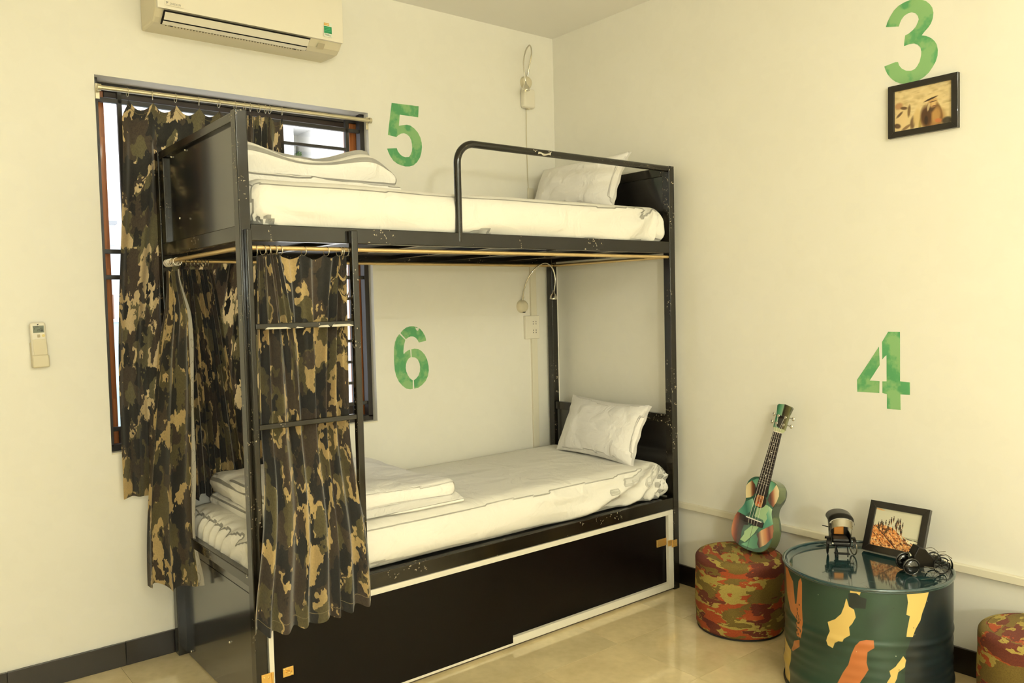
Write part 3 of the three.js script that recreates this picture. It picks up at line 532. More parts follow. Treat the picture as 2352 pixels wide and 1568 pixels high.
// remote control in a wall cradle
{
  const t = thing('remote_control', 'cream remote control in a wall holder left of the window', 'remote control', [-2.473, 1.15, 0]);
  const tilt = (g) => { g.translate(2.473, -1.226, 0); g.rotateZ(0.03); g.translate(-2.473, 1.226, 0); return g; };
  part('holder', tilt(join(box(-2.499, -2.445, 1.145, 1.235, 0, 0.012, 0.004), box(-2.499, -2.445, 1.145, 1.19, 0.012, 0.034, 0.006))), M.plasticDim, t);
  part('remote_body', tilt(box(-2.497, -2.448, 1.152, 1.304, 0.009, 0.03, 0.008)), M.plastic, t);
  part('flap', tilt(box(-2.492, -2.45, 1.19, 1.245, 0.0285, 0.0315, 0.002)), M.plasticDim, t);
  const lcd = canvasTex(128, 96, (c, w, h) => { c.fillStyle = '#727a68'; c.fillRect(0, 0, w, h); c.fillStyle = '#3b4138'; c.fillRect(8, 8, 60, 8); c.fillRect(14, 34, 14, 12); c.fillRect(84, 30, 34, 10); c.font = 'bold 40px sans-serif'; c.fillText('25', 44, 74); c.fillRect(90, 52, 26, 30); });
  const b = new THREE.BoxGeometry(0.034, 0.024, 0.001); b.translate(-2.472, 1.28, 0.0302); part('screen', tilt(b), std({ map: lcd, roughness: 0.25 }), t, 'grey display');
  const tri = extr(polyShape([-2.4755, 1.2985, -2.469, 1.2985, -2.4735, 1.2935]), 0.0006); tri.translate(0, 0, 0.0299); part('maker_mark', tilt(uvM(tri)), M.dark, t);
  part('button', tilt(box(-2.477, -2.468, 1.251, 1.262, 0.029, 0.032, 0.002)), std({ color: 0xb9ab8c, roughness: 0.5 }), t);
  const k = new THREE.CylinderGeometry(0.005, 0.005, 0.003, 20); k.rotateX(Math.PI / 2); k.translate(-2.458, 1.257, 0.0305); part('button', tilt(k), std({ color: 0xd8c684, roughness: 0.5 }), t, 'round yellow button');
}

// ---------------------------------------------------------------- reading lamps, sockets
function readingLamp(label, base, pts, head, dir) {
  const t = thing('reading_lamp', label, 'lamp', [base.x, base.y, 0]);
  const d = lathe([[0, 0.03], [0.014, 0.0295], [0.026, 0.024], [0.033, 0.012], [0.035, 0]], 40); d.rotateX(Math.PI / 2); d.translate(base.x, base.y, 0); part('wall_base', d, M.plasticDim, t);
  const sw = box(base.x - 0.006, base.x + 0.01, base.y - 0.034, base.y - 0.024, 0.012, 0.02, 0.002); part('switch', sw, M.dark, t);
  part('collar', rod(pts[0], pts[0].clone().lerp(pts[1], 0.35), 0.0055), M.chrome, t);
  part('gooseneck', tube(pts, 0.0036, 90, 10), M.chrome, t);
  const prof = [[0.0045, 0.046], [0.0055, 0.036], [0.008, 0.03], [0.013, 0.024], [0.0175, 0.014], [0.0185, 0.004], [0.0185, 0], [0.0165, 0], [0.015, 0.012], [0.005, 0.022]];
  const h = lathe(prof, 36); h.applyQuaternion(new THREE.Quaternion().setFromUnitVectors(V(0, 1, 0), dir.clone().normalize())); h.translate(head.x, head.y, head.z);
  part('lamp_shade', h, M.chrome, t);
  return t;
}
readingLamp('chrome gooseneck reading lamp high in the corner above the upper bunk', V(-0.196, 2.472, 0), [V(-0.194, 2.503, 0.018), V(-0.193, 2.55, 0.032), V(-0.2, 2.612, 0.06), V(-0.232, 2.638, 0.085), V(-0.272, 2.598, 0.098), V(-0.288, 2.54, 0.1), V(-0.282, 2.47, 0.1), V(-0.277, 2.445, 0.1)], V(-0.276, 2.401, 0.1), V(-0.02, 1, 0));
readingLamp('chrome gooseneck reading lamp on the wall inside the lower bunk', V(-0.255, 1.314, 0), [V(-0.262, 1.346, 0.018), V(-0.265, 1.4, 0.035), V(-0.255, 1.462, 0.062), V(-0.22, 1.514, 0.088), V(-0.172, 1.535, 0.1), V(-0.126, 1.512, 0.1), V(-0.106, 1.46, 0.1), V(-0.112, 1.4, 0.1), V(-0.117, 1.385, 0.1)], V(-0.122, 1.347, 0.1), V(0.12, 1, 0));
{
  const t = thing('switch_box', 'small cream switch box on the wall under the upper reading lamp', 'switch', [-0.195, 2.335, 0]);
  part('box_body', box(-0.234, -0.158, 2.338, 2.437, 0, 0.038, 0.012), M.plastic, t);
  part('switch_key', box(-0.206, -0.188, 2.333, 2.34, 0.012, 0.026, 0.002), M.plasticDim, t);
  part('cord', tube([V(-0.198, 2.34, 0.006), V(-0.199, 2.15, 0.004), V(-0.196, 1.93, 0.005)], 0.0016, 20, 6), std({ color: 0xcdbf98, roughness: 0.7 }), t);
}
{
  const t = thing('wall_socket', 'white double wall socket under the lower reading lamp', 'socket', [-0.2, 1.14, 0]);
  part('plate', box(-0.246, -0.15, 1.142, 1.264, 0, 0.02, 0.004), M.plastic, t);
  for (const x of [-0.196, -0.176]) for (const y of [1.175, 1.187, 1.22, 1.232]) part('socket_hole', box(x - 0.0018, x + 0.0018, y - 0.003, y + 0.003, 0.0192, 0.0204), M.dark, t);
}

// ---------------------------------------------------------------- framed photographs
function shadeBlob(c, x, y, rx, ry, rot, col, soft = 0.5) {
  c.save(); c.translate(x, y); c.rotate(rot); c.scale(rx, ry); const g = c.createRadialGradient(0, 0, 1 - soft, 0, 0, 1); g.addColorStop(0, col); g.addColorStop(1, col.replace(/[\d.]+\)$/, '0)'));
  c.fillStyle = g; c.beginPath(); c.arc(0, 0, 1, 0, 7); c.fill(); c.restore();
}
const portrait = canvasTex(768, 560, (c, w, h) => {
  c.fillStyle = '#dcc48f'; c.fillRect(0, 0, w, h);
  for (let i = 0; i < 160; i++) shadeBlob(c, rnd() * w, rnd() * h * 0.7, 20 + rnd() * 60, 8 + rnd() * 26, rnd() * 0.6 - 0.3, rnd() < 0.5 ? 'rgba(238,220,172,0.35)' : 'rgba(150,118,72,0.25)', 0.9);
  // left figure in pale cloth
  for (const [x, y, a, b, r, k] of [[90, 420, 120, 190, 0.2, 'rgba(224,196,142,0.95)'], [60, 210, 70, 60, 0, 'rgba(176,128,84,0.9)'], [130, 250, 60, 26, 0.2, 'rgba(78,52,30,0.9)'], [200, 300, 26, 100, 0.1, 'rgba(92,66,38,0.75)'], [70, 330, 70, 22, -0.7, 'rgba(70,46,26,0.8)'], [40, 480, 60, 40, 0.4, 'rgba(58,36,20,0.85)'], [160, 520, 90, 26, -0.5, 'rgba(96,64,36,0.7)'], [250, 470, 44, 110, 0.12, 'rgba(84,56,32,0.8)'], [305, 400, 60, 150, 0.12, 'rgba(214,184,124,0.9)'], [350, 500, 26, 90, 0.1, 'rgba(170,146,70,0.8)']]) shadeBlob(c, x, y, a, b, r, k, 0.45);
  // the wearer of the brimmed hat
  for (const [x, y, a, b, r, k] of [[520, 470, 190, 190, 0, 'rgba(150,108,58,0.98)'], [430, 420, 90, 170, -0.1, 'rgba(70,42,22,0.95)'], [505, 300, 80, 90, 0.05, 'rgba(60,38,22,0.9)'], [515, 245, 72, 84, 0.05, 'rgba(196,156,98,1)'], [540, 262, 46, 50, 0, 'rgba(216,180,122,0.9)'], [500, 170, 130, 44, -0.24, 'rgba(224,200,146,1)'], [490, 196, 110, 15, -0.26, 'rgba(54,34,18,0.95)'], [520, 236, 60, 9, -0.1, 'rgba(84,56,32,0.9)'], [536, 296, 34, 8, 0, 'rgba(110,62,40,0.9)'], [460, 300, 20, 66, 0.2, 'rgba(206,184,140,0.85)'], [600, 380, 40, 150, -0.25, 'rgba(108,74,38,0.85)'], [560, 430, 70, 130, 0.1, 'rgba(182,138,78,0.85)'], [590, 500, 60, 34, 0.2, 'rgba(190,110,64,0.85)'], [700, 520, 80, 60, 0, 'rgba(52,46,34,0.9)'], [430, 470, 30, 70, 0, 'rgba(40,24,14,0.85)']]) shadeBlob(c, x, y, a, b, r, k, 0.4);
});
const hillside = canvasTex(768, 600, (c, w, h) => {
  const g = c.createLinearGradient(0, 0, 0, h); g.addColorStop(0, '#cfc8ab'); g.addColorStop(1, '#d8d2b6'); c.fillStyle = g; c.fillRect(0, 0, w, h);
  c.fillStyle = '#b9b596'; c.fillRect(0, 380, w, 40); c.fillStyle = '#efe6c4'; c.fillRect(0, 420, w, 180);
  c.fillStyle = '#d3884a'; c.beginPath(); c.moveTo(0, 300); c.lineTo(110, 250); c.lineTo(330, 280); c.lineTo(480, 400); c.lineTo(560, 470); c.lineTo(w, 520); c.lineTo(w, h); c.lineTo(0, h); c.fill();
  const cols = ['rgba(72,34,16,0.85)', 'rgba(120,58,24,0.8)', 'rgba(236,180,112,0.85)', 'rgba(226,140,66,0.85)', 'rgba(248,214,156,0.7)'];
  for (let i = 0; i < 620; i++) { const x = rnd() * w, lo = x < 330 ? 270 : lerp(290, 510, (x - 330) / (w - 330)); const y = lo + Math.pow(rnd(), 0.8) * (h - lo); shadeBlob(c, x, y, 8 + rnd() * 26, 5 + rnd() * 12, rnd() * 1.2 - 0.2, cols[Math.floor(rnd() * 5)], 0.4); }
  for (let i = 0; i < 12; i++) shadeBlob(c, 60 + i * 34, 300 + i * 26, 60, 7, 0.75, 'rgba(50,24,12,0.85)', 0.4);
  for (let i = 0; i < 34; i++) { const x = 80 + rnd() * 420, y = 190 + rnd() * 190 - (x > 240 && x < 460 ? 60 : 0); shadeBlob(c, x, y, 13, 34, rnd() * 0.3 - 0.15, 'rgba(52,36,22,0.95)', 0.4); shadeBlob(c, x, y - 40, 9, 10, 0, 'rgba(60,40,24,0.95)', 0.4); shadeBlob(c, x + 6, y + 30, 8, 30, 0.1, 'rgba(150,96,50,0.85)', 0.5); }
  c.strokeStyle = '#4c3420'; c.lineWidth = 9; for (const [a, b, d, e] of [[560, 400, 660, 412], [690, 408, 768, 424], [640, 450, 740, 500], [540, 470, 680, 505]]) { c.beginPath(); c.moveTo(a, b); c.lineTo(d, e); c.stroke(); }
  shadeBlob(c, 60, 24, 110, 16, 0.1, 'rgba(226,150,70,0.8)', 0.7);
});
function frameParts(t, w, h, b, d, tex, m) {                          // frame in its own plane: x across, y up, z towards the viewer
  const put = (g) => { g.applyMatrix4(m); return g; };
  const bar = (x0, x1, y0, y1, ax) => {                               // mitred moulding
    const s = ax === 'x' ? polyShape([x0, y0, x1, y0, x1 - (y0 < h / 2 ? b : 0), y1, x0 + (y0 < h / 2 ? b : 0), y1]) : null; return s;
  };
  const mit = [polyShape([-w / 2, 0, w / 2, 0, w / 2 - b, b, -w / 2 + b, b]), polyShape([-w / 2 + b, h - b, w / 2 - b, h - b, w / 2, h, -w / 2, h]), polyShape([-w / 2, 0, -w / 2 + b, b, -w / 2 + b, h - b, -w / 2, h]), polyShape([w / 2, 0, w / 2, h, w / 2 - b, h - b, w / 2 - b, b])];
  part('frame', mit.map(s => put(uvM(extr(s, d - 0.002, 0.001)))), M.blackFrame, t);
  const p = new THREE.BoxGeometry(w - 2 * b + 0.002, h - 2 * b + 0.002, 0.002); p.translate(0, h / 2, d * 0.45); part('photo_print', put(p), phy({ map: tex, roughness: 0.35, clearcoat: 0.35, clearcoatRoughness: 0.05 }), t);
  const k = box(-w / 2 + 0.003, w / 2 - 0.003, 0.003, h - 0.003, 0.0003, d * 0.4); part('backing', put(k), M.dark, t);
}
const faceLeft = new THREE.Matrix4().makeBasis(V(0, 0, 1), V(0, 1, 0), V(-1, 0, 0));
{
  const t = thing('picture_frame', 'small black frame with a sepia portrait photograph hanging under the number 3', 'picture frame', [-0.002, 1.8945, 1.948]);
  frameParts(t, 0.241, 0.186, 0.0215, 0.018, portrait, new THREE.Matrix4().makeTranslation(-0.001, 1.8945, 1.948).multiply(faceLeft));
}
{
  const t = thing('picture_frame', 'black frame with a sepia hillside photograph standing on the green drum', 'picture frame', [-0.172, 0.409, 1.912]);
  const m = new THREE.Matrix4().makeTranslation(-0.165, 0.4115, 1.914).multiply(new THREE.Matrix4().makeRotationZ(-0.4)).multiply(faceLeft).multiply(new THREE.Matrix4().makeRotationZ(0.004));
  frameParts(t, 0.212, 0.182, 0.0235, 0.016, hillside, m);
  const st = extr(polyShape([-0.02, 0.006, 0.02, 0.006, 0.012, 0.125, -0.012, 0.125]), 0.003); st.applyMatrix4(new THREE.Matrix4().makeTranslation(-0.079, 0.404, 1.914).multiply(new THREE.Matrix4().makeRotationZ(0.16)).multiply(faceLeft)); part('easel_back', uvM(st), M.dark, t);
}

// ---------------------------------------------------------------- poufs
function pouf(label, x, z, turn) {
  const r = 0.175, h = 0.306, e = 0.028, t = thing('pouf', label, 'pouf', [x, 0, z], 'camouflage poufs along the right wall');
  const prof = [[r - 0.006, 0.008], [r - 0.001, 0.02], [r + 0.001, 0.09], [r + 0.002, 0.16], [r, 0.23], [r - 0.001, h - e - 0.008]];
  for (let k = 0; k <= 8; k++) { const a = k / 8 * Math.PI / 2; prof.push([r - e + e * Math.cos(a) - 0.001, h - e + (e - 0.004) * Math.sin(a)]); }
  let L = 0; const len = prof.map((p, i) => (L += i ? Math.hypot(p[0] - prof[i - 1][0], p[1] - prof[i - 1][1]) : 0));
  const at = (v) => { const q = v * (prof.length - 1), i = Math.min(prof.length - 2, Math.floor(q)), s = q - i; return [lerp(prof[i][0], prof[i + 1][0], s), lerp(prof[i][1], prof[i + 1][1], s), lerp(len[i], len[i + 1], s)]; };
  part('side_cover', surf(96, 52, (u, v) => { const [q, y] = at(v), a = u * Math.PI * 2; const b = 0.0015 * nz(u * 14, y * 22, 51); return [x + (q + b) * Math.cos(a), y, z + (q + b) * Math.sin(a)]; }, (u, v) => [u * 2 + turn, at(v)[2] * 1.75]), M.pouf, t);
  part('top_cover', surf(96, 16, (u, v) => { const a = u * Math.PI * 2, q = v * (r - e - 0.001); return [x + q * Math.cos(a), h - 0.004 + 0.004 * (1 - v * v), z + q * Math.sin(a)]; }, (u, v) => { const a = u * Math.PI * 2 + turn * 5, q = v * (r - e); return [q * Math.cos(a) * 2 + turn, q * Math.sin(a) * 1.9 + 0.4]; }), M.pouf, t);
  const b = lathe([[0, 0], [r - 0.012, 0], [r - 0.005, 0.003], [r - 0.004, 0.01], [0, 0.012]], 64); b.translate(x, 0, z); part('base_rim', b, M.poufBase, t);
  return t;
}
pouf('rust and olive camouflage pouf with the ukulele standing on it', -0.22, 1.312, 0.15);
pouf('rust and olive camouflage pouf right of the drum, cut by the picture edge', -0.215, 2.402, 0.62);

// ---------------------------------------------------------------- drum used as a table
{
  const cx = -0.335, cz = 1.907, R0 = 0.263, HT = 0.425;
  const t = thing('oil_drum', 'dark green steel drum with cream and orange painted patches used as a table', 'drum', [cx, 0, cz]);
  const P = {
    or1: [226.5,0.425,210.8,0.377,208,0.305,205.9,0.309,203.1,0.389,200.7,0.403,199.6,0.39,199.8,0.305,198.8,0.25,201.2,0.203,205.6,0.202,206.8,0.236,204.1,0.255,214.6,0.272,222.2,0.321],
    or2: [213.3,0.14,209.2,0.177,203,0.192,202.5,0.172,211.6,0.139],
    ye1: [232.7,0.149,223.4,0.145,215.2,0.136,215.4,0.088,217.7,0.02,236.7,0.012],
    ta1: [161.3,0.418,154.8,0.421,156.1,0.4,158,0.405,161.9,0.404],
    ta2: [164.4,0.38,163,0.357,159.7,0.35,158.7,0.327,161,0.305,163,0.293,162.4,0.267,166.4,0.252,167.1,0.243,169.9,0.241,172.7,0.231,173.8,0.214,177.2,0.218,178.3,0.23,175.6,0.265,177.1,0.292,171.9,0.307,167.7,0.329,165.7,0.355],
    ta3: [126,0.419,108.7,0.418,111.8,0.378,115.1,0.344,116.3,0.324,119.8,0.3,122,0.275,126,0.277,125.3,0.301,123.5,0.341,126,0.346,124.9,0.384],
    or3: [158.5,0.237,155.9,0.252,152,0.259,147.5,0.26,147.2,0.238,151.4,0.222,152,0.188,150.8,0.166,154,0.139,156,0.123,160,0.06,166,0.05,172,0.085,170,0.107,166.5,0.143,163.1,0.171,161.1,0.207],
    ta4: [128.5,0.214,126.7,0.202,127.5,0.182,131.9,0.166,132.9,0.146,134,0.134,137,0.09,141,0.09,138.6,0.133,136.3,0.152,137.2,0.168,133.3,0.182,130.6,0.199],
    dk1: [162.9,0.398,158.3,0.405,155.8,0.393,151.9,0.389,152.6,0.359,158.4,0.358,162.3,0.351],
    dk2: [108.2,0.416,79.4,0.42,62,0.3,66,0.1,78.9,0.03,124,0.03,127.1,0.134,126.4,0.228,122,0.274,116.3,0.321,111.8,0.375] };
  const tex = canvasTex(2048, 512, (c, w, h) => {
    c.fillStyle = '#253a2c'; c.fillRect(0, 0, w, h);
    for (let i = 0; i < 90; i++) shadeBlob(c, rnd() * w, rnd() * h, 60 + rnd() * 120, 20 + rnd() * 60, rnd(), rnd() < 0.5 ? 'rgba(36,60,44,0.35)' : 'rgba(24,38,28,0.4)', 0.9);
    const put = (a, col, off = 0) => { c.fillStyle = col; for (const wrap of [0, -w, w]) { c.beginPath(); for (let i = 0; i < a.length; i += 2) { const x = ((a[i] + off) / 360) * w + wrap, y = (1 - a[i + 1] / 0.43) * h; i ? c.lineTo(x, y) : c.moveTo(x, y); } c.closePath(); c.fill(); c.lineJoin = 'round'; c.strokeStyle = col; c.lineWidth = 3; c.stroke(); } };
    for (const off of [0, 168]) { put(P.dk2, '#141d1f', off); put(P.dk1, '#141d1c', off); put(P.or1, '#b66e38', off); put(P.or2, '#a96a38', off); put(P.ye1, '#cdae5c', off); put(P.or3, '#ae6636', off); for (const k of ['ta1', 'ta2', 'ta3', 'ta4']) put(P[k], '#d3b368', off); }
    c.fillStyle = 'rgba(18,24,18,0.8)'; for (let i = 0; i < 26; i++) { const a = 201 + rnd() * 5, y = 0.2 + rnd() * 0.12; c.fillRect((a / 360) * w, (1 - y / 0.43) * h, 2 + rnd() * 7, 4 + rnd() * 9); }
    for (let i = 0; i < 60; i++) { c.fillStyle = rnd() < 0.3 ? 'rgba(210,205,180,0.7)' : 'rgba(15,20,16,0.6)'; c.fillRect(rnd() * w, rnd() * h, 2 + rnd() * 3, 2 + rnd() * 3); }
  });
  tex.wrapS = THREE.RepeatWrapping;
  const paint = phy({ map: tex, roughness: 0.32, specularIntensity: 0.8 });
  const rad = (y) => R0 + 0.0055 * gauss(y - 0.075, 0.012) + 0.0007 * Math.sin((y - 0.1) * 2 * Math.PI / 0.034) * smooth(0.1, 0.13, y) * (1 - smooth(0.25, 0.29, y)) + 0.002 * gauss(y - 0.245, 0.007);
  part('drum_wall', surf(160, 130, (u, v) => { const y = 0.006 + v * (HT - 0.014), a = u * Math.PI * 2, r = rad(y); return [cx + r * Math.cos(a), y, cz + r * Math.sin(a)]; }, (u, v) => [u, (0.006 + v * (HT - 0.014)) / 0.43]), paint, t);
  const ringAt = (r, q, y) => { const g = new THREE.TorusGeometry(r, q, 12, 120); g.rotateX(Math.PI / 2); g.translate(cx, y, cz); return g; };
  const rim = phy({ color: 0x1d3a3c, roughness: 0.25, clearcoat: 0.7, clearcoatRoughness: 0.1 });
  part('top_rim', [ringAt(0.2645, 0.0056, HT - 0.0056), ringAt(0.2625, 0.004, HT - 0.012)], rim, t);
  part('bottom_rim', ringAt(0.264, 0.0055, 0.0055), rim, t);
  const lidBump = dataTex(512, 512, (u, v) => { const a = fbm(u * 5, v * 5, 5, 4, 111), p = smooth(0.1, 0.16, fbm(u * 9, v * 9, 9, 3, 117)) * smooth(0.4, 0.2, Math.hypot(u - 0.42, v - 0.6)); const n = 120 + a * 40 + p * 60; return [n, n, n]; }, false);
  const lidTex = dataTex(256, 256, (u, v) => { const n = fbm(u * 6, v * 6, 6, 4, 119) * 12; return [26 + n, 54 + n, 56 + n]; });
  const lid = lathe([[0, 0.4085], [0.22, 0.4085], [0.236, 0.41], [0.245, 0.4065], [0.25, 0.407], [0.2575, 0.417]], 120); lid.translate(cx, 0, cz);
  { const p = lid.attributes.position, uv = lid.attributes.uv; for (let i = 0; i < p.count; i++) uv.setXY(i, (p.getX(i) - cx) / 0.54 + 0.5, (p.getZ(i) - cz) / 0.54 + 0.5); }
  part('lid', lid, phy({ map: lidTex, roughness: 0.12, bumpMap: lidBump, bumpScale: 0.0012, clearcoat: 1, clearcoatRoughness: 0.05 }), t, 'glossy dark teal lid with a film of varnish');
}

// ---------------------------------------------------------------- ukulele
{
  const A = V(-0.19, 0.316, 1.347), w = V(0, -0.13973, 0.99019), a = V(0.25051, 0.95862, 0.13528), n = V(-0.96811, 0.24805, 0.035);
  const M4 = new THREE.Matrix4().makeBasis(w, a, n).setPosition(A);
  const t = thing('ukulele', 'camouflage painted ukulele leaning on the wall with its body on the pouf', 'ukulele', [A.x, 0.306, A.z]);
  const put = (g) => { g.applyMatrix4(M4); return g; };
  const half = [[0.0, -0.004], [0.03, -0.002], [0.055, 0.004], [0.074, 0.016], [0.087, 0.033], [0.094, 0.056], [0.0955, 0.08], [0.0925, 0.106], [0.083, 0.132], [0.069, 0.156], [0.0635, 0.176], [0.066, 0.196], [0.074, 0.219], [0.077, 0.242], [0.0715, 0.264], [0.057, 0.281], [0.036, 0.29], [0.0, 0.2925]];
  const curve = new THREE.CatmullRomCurve3([...half.map(([x, y]) => V(x, y, 0)), ...half.slice(1, -1).reverse().map(([x, y]) => V(-x, y, 0))], true, 'catmullrom', 0.5);
  const pts = curve.getPoints(140).slice(0, -1);
  const outline = (k = 0) => { const s = new THREE.Shape(); pts.forEach((p, i) => { const x = p.x * (1 - k), y = 0.144 + (p.y - 0.144) * (1 - k); i ? s.lineTo(x, y) : s.moveTo(x, y); }); s.closePath(); return s; };
  const PAT = {
    creamTL:[-0.0769,0.233,-0.0695,0.2509,-0.0562,0.266,-0.0403,0.2553,-0.0303,0.2429,-0.0284,0.2324,-0.0328,0.2134,-0.0465,0.2002,-0.0657,0.1918],
    tealT:[-0.0519,0.2684,-0.0375,0.2794,-0.0191,0.285,-0.0201,0.2549,-0.0256,0.2355,-0.0356,0.2479], tealTR:[0.0216,0.2808,0.0355,0.2916,0.0452,0.2836,0.0482,0.265,0.0318,0.2381],
    creamR:[0.0546,0.2843,0.0724,0.2768,0.0794,0.2488,0.0742,0.2256,0.0642,0.1943,0.0447,0.2031,0.0344,0.2128,0.0352,0.2348,0.0472,0.2603],
    tealL:[-0.0842,0.13,-0.0636,0.1724,-0.0331,0.1978,-0.0208,0.1819,-0.0283,0.1485,-0.0442,0.1255,-0.0723,0.125],
    brownL:[-0.0856,0.1261,-0.0482,0.1219,-0.0217,0.0933,-0.0425,0.0862,-0.0444,0.0589,-0.0417,0.0333,-0.0453,0.0031,-0.0696,0.0,-0.1,0.03,-0.1,0.1],
    lightC:[-0.0024,0.179,0.0216,0.1901,0.042,0.1913,0.0462,0.1731,0.0419,0.1587,0.0506,0.142,0.0441,0.1225,0.0362,0.1328,-0.004,0.1345],
    lightL:[-0.0065,0.093,0.024,0.0992,0.0112,0.0674,-0.0005,0.0479,-0.0181,0.0229,-0.0392,0.0253,-0.0286,0.049,-0.0299,0.0617],
    creamB:[0.0259,0.0682,0.0396,0.0883,0.0627,0.1094,0.0914,0.1344,0.0967,0.1083,0.0949,0.0819,0.0725,0.0437,0.0495,0.0224,0.0387,0.0336,0.0373,0.0549],
    tealR:[0.046,0.1904,0.0655,0.1817,0.0835,0.1532,0.0892,0.1379,0.0621,0.1113,0.0319,0.0813,0.0243,0.0982,0.0447,0.1205,0.0517,0.1424,0.0441,0.1638], tealB:[-0.0291,0.009,-0.0081,0.0232,0.0097,0.0559,0.0247,0.0722,0.0373,0.0549,0.0387,0.0336,0.0495,0.0224,0.0236,0.0096] };
  const S = 4000, OX = 0.11, OY = 0.02;
  const tex = canvasTex(880, 1320, (c) => {
    const X = (x) => (x + OX) * S, Y = (y) => 1320 - (y + OY) * S;
    const path = (p) => { c.beginPath(); for (let i = 0; i < p.length; i += 2) i ? c.lineTo(X(p[i]), Y(p[i + 1])) : c.moveTo(X(p[0]), Y(p[1])); c.closePath(); };
    const grad = (x0, y0, x1, y1, ...st) => { const g = c.createLinearGradient(X(x0), Y(y0), X(x1), Y(y1)); st.forEach(([o, k]) => g.addColorStop(o, k)); return g; };
    c.fillStyle = '#2d5743'; c.fillRect(0, 0, 880, 1320);
    for (let i = 0; i < 60; i++) shadeBlob(c, rnd() * 880, rnd() * 1320, 60 + rnd() * 120, 40 + rnd() * 90, rnd() * 3, rnd() < 0.5 ? 'rgba(92,150,118,0.35)' : 'rgba(24,58,42,0.4)', 0.9);
    const fill = (k, f) => { c.fillStyle = f; path(PAT[k]); c.fill(); c.strokeStyle = f; c.lineWidth = 10; c.lineJoin = 'round'; c.stroke(); };
    fill('tealT', grad(-0.05, 0.27, -0.02, 0.25, [0, '#4c8a6a'], [1, '#8fb594'])); fill('tealTR', grad(0.02, 0.26, 0.05, 0.28, [0, '#7fae8c'], [1, '#3a7a58']));
    fill('creamTL', grad(-0.075, 0.225, -0.03, 0.24, [0, '#e2d2a0'], [0.45, '#d6bd8a'], [0.7, '#6b3b20'], [1, '#2a1710']));
    fill('creamR', grad(0.038, 0.225, 0.078, 0.24, [0, '#2c160f'], [0.35, '#8a4a2c'], [0.6, '#d8b98a'], [1, '#e6d6a6']));
    fill('tealL', grad(-0.08, 0.14, -0.02, 0.17, [0, '#5c9a7c'], [0.5, '#2e6a56'], [1, '#8dbb98']));
    fill('brownL', grad(-0.097, 0.06, -0.03, 0.07, [0, '#d69a66'], [0.2, '#a85a34'], [0.42, '#5a2012'], [0.75, '#1c0d0a'], [1, '#140b09']));
    fill('tealR', grad(0.03, 0.1, 0.085, 0.15, [0, '#2f6b52'], [0.6, '#3f8a70'], [1, '#b5cf9f'])); fill('tealB', grad(-0.02, 0.02, 0.04, 0.06, [0, '#6fae86'], [1, '#2f6a4e']));
    fill('lightC', '#9abb88'); fill('lightL', '#a4c48c');
    fill('creamB', grad(0.032, 0.06, 0.09, 0.085, [0, '#2a120c'], [0.3, '#dcb07c'], [0.6, '#c07a4a'], [0.85, '#6a2416'], [1, '#9a5a38']));
    c.strokeStyle = 'rgba(16,18,12,0.55)'; c.lineWidth = 7; path(half.flat()); c.stroke();
  });
  const uvFace = (g) => { const p = g.attributes.position, uv = g.attributes.uv; for (let i = 0; i < p.count; i++) uv.setXY(i, (p.getX(i) + OX) * S / 880, (p.getY(i) + OY) * S / 1320); return g; };
  const sideTex = dataTex(256, 256, (u, v) => { const k = fbm(u * 4, v * 4, 4, 3, 131); const q = smooth(-0.15, 0.2, k); return [lerp(40, 104, q * 0.8), lerp(66, 104, q), lerp(48, 62, q)]; });
  const side = phy({ map: rep(sideTex, 4, 4), roughness: 0.25, clearcoat: 0.9, clearcoatRoughness: 0.08 });
  const g = extr(outline(), 0.0545, 0.003); g.translate(0, 0, -0.0285); part('body', put(uvM(g)), side, t);
  const gloss = phy({ map: tex, roughness: 0.25, clearcoat: 0.9, clearcoatRoughness: 0.06 });
  const top = extr(outline(0.012), 0.003, 0.001); top.translate(0, 0, 0.0252); const sb = part('soundboard', put(uvFace(top)), gloss, t);
  const hole = new THREE.CylinderGeometry(0.0275, 0.0275, 0.0008, 48); hole.rotateX(Math.PI / 2); hole.translate(0.003, 0.199, 0.0292);
  const lab = canvasTex(256, 256, (c, w2, h2) => { c.fillStyle = '#1a100a'; c.fillRect(0, 0, w2, h2); c.fillStyle = '#c98a4a'; c.fillRect(20, 70, 216, 150); c.strokeStyle = '#7a3a18'; c.lineWidth = 7; for (let i = 0; i < 26; i++) { c.beginPath(); c.moveTo(24 + rnd() * 200, 76 + rnd() * 130); c.lineTo(24 + rnd() * 200, 76 + rnd() * 130); c.stroke(); } c.fillStyle = '#c8562a'; c.fillRect(150, 120, 40, 60); });
  part('sound_hole', put(hole), std({ map: lab, roughness: 0.5 }), t, 'sound hole with an orange paper label inside');
  const neckM = phy({ color: 0x2c3a26, roughness: 0.3, clearcoat: 0.8 });
  const neck = surf(16, 12, (u, v) => { const y = lerp(0.283, 0.487, v), hw = lerp(0.0255, 0.0172, (y - 0.205) / 0.28), th = Math.PI * u; return [hw * Math.cos(th), y, 0.0283 - 0.016 * Math.sin(th)]; }); part('neck', put(uvM(plain(neck))), neckM, t);
  const fb = extr(polyShape([-0.0275, 0.222, 0.0275, 0.222, 0.0175, 0.484, -0.0175, 0.484]), 0.0055, 0.001); fb.translate(0, 0, 0.0282); part('fretboard', put(uvM(fb)), phy({ color: 0x1d100b, roughness: 0.4, clearcoat: 0.2 }), t);
  const fy = (k) => 0.484 - 0.372 * (1 - Math.pow(2, -k / 12)), hwAt = (y) => lerp(0.0275, 0.0175, (y - 0.222) / 0.262);
  for (let k = 1; k <= 15; k++) { const y = fy(k), q = hwAt(y); part('fret', put(rod(V(-q, y, 0.0346), V(q, y, 0.0346), 0.0009, 6)), M.chrome, t); }
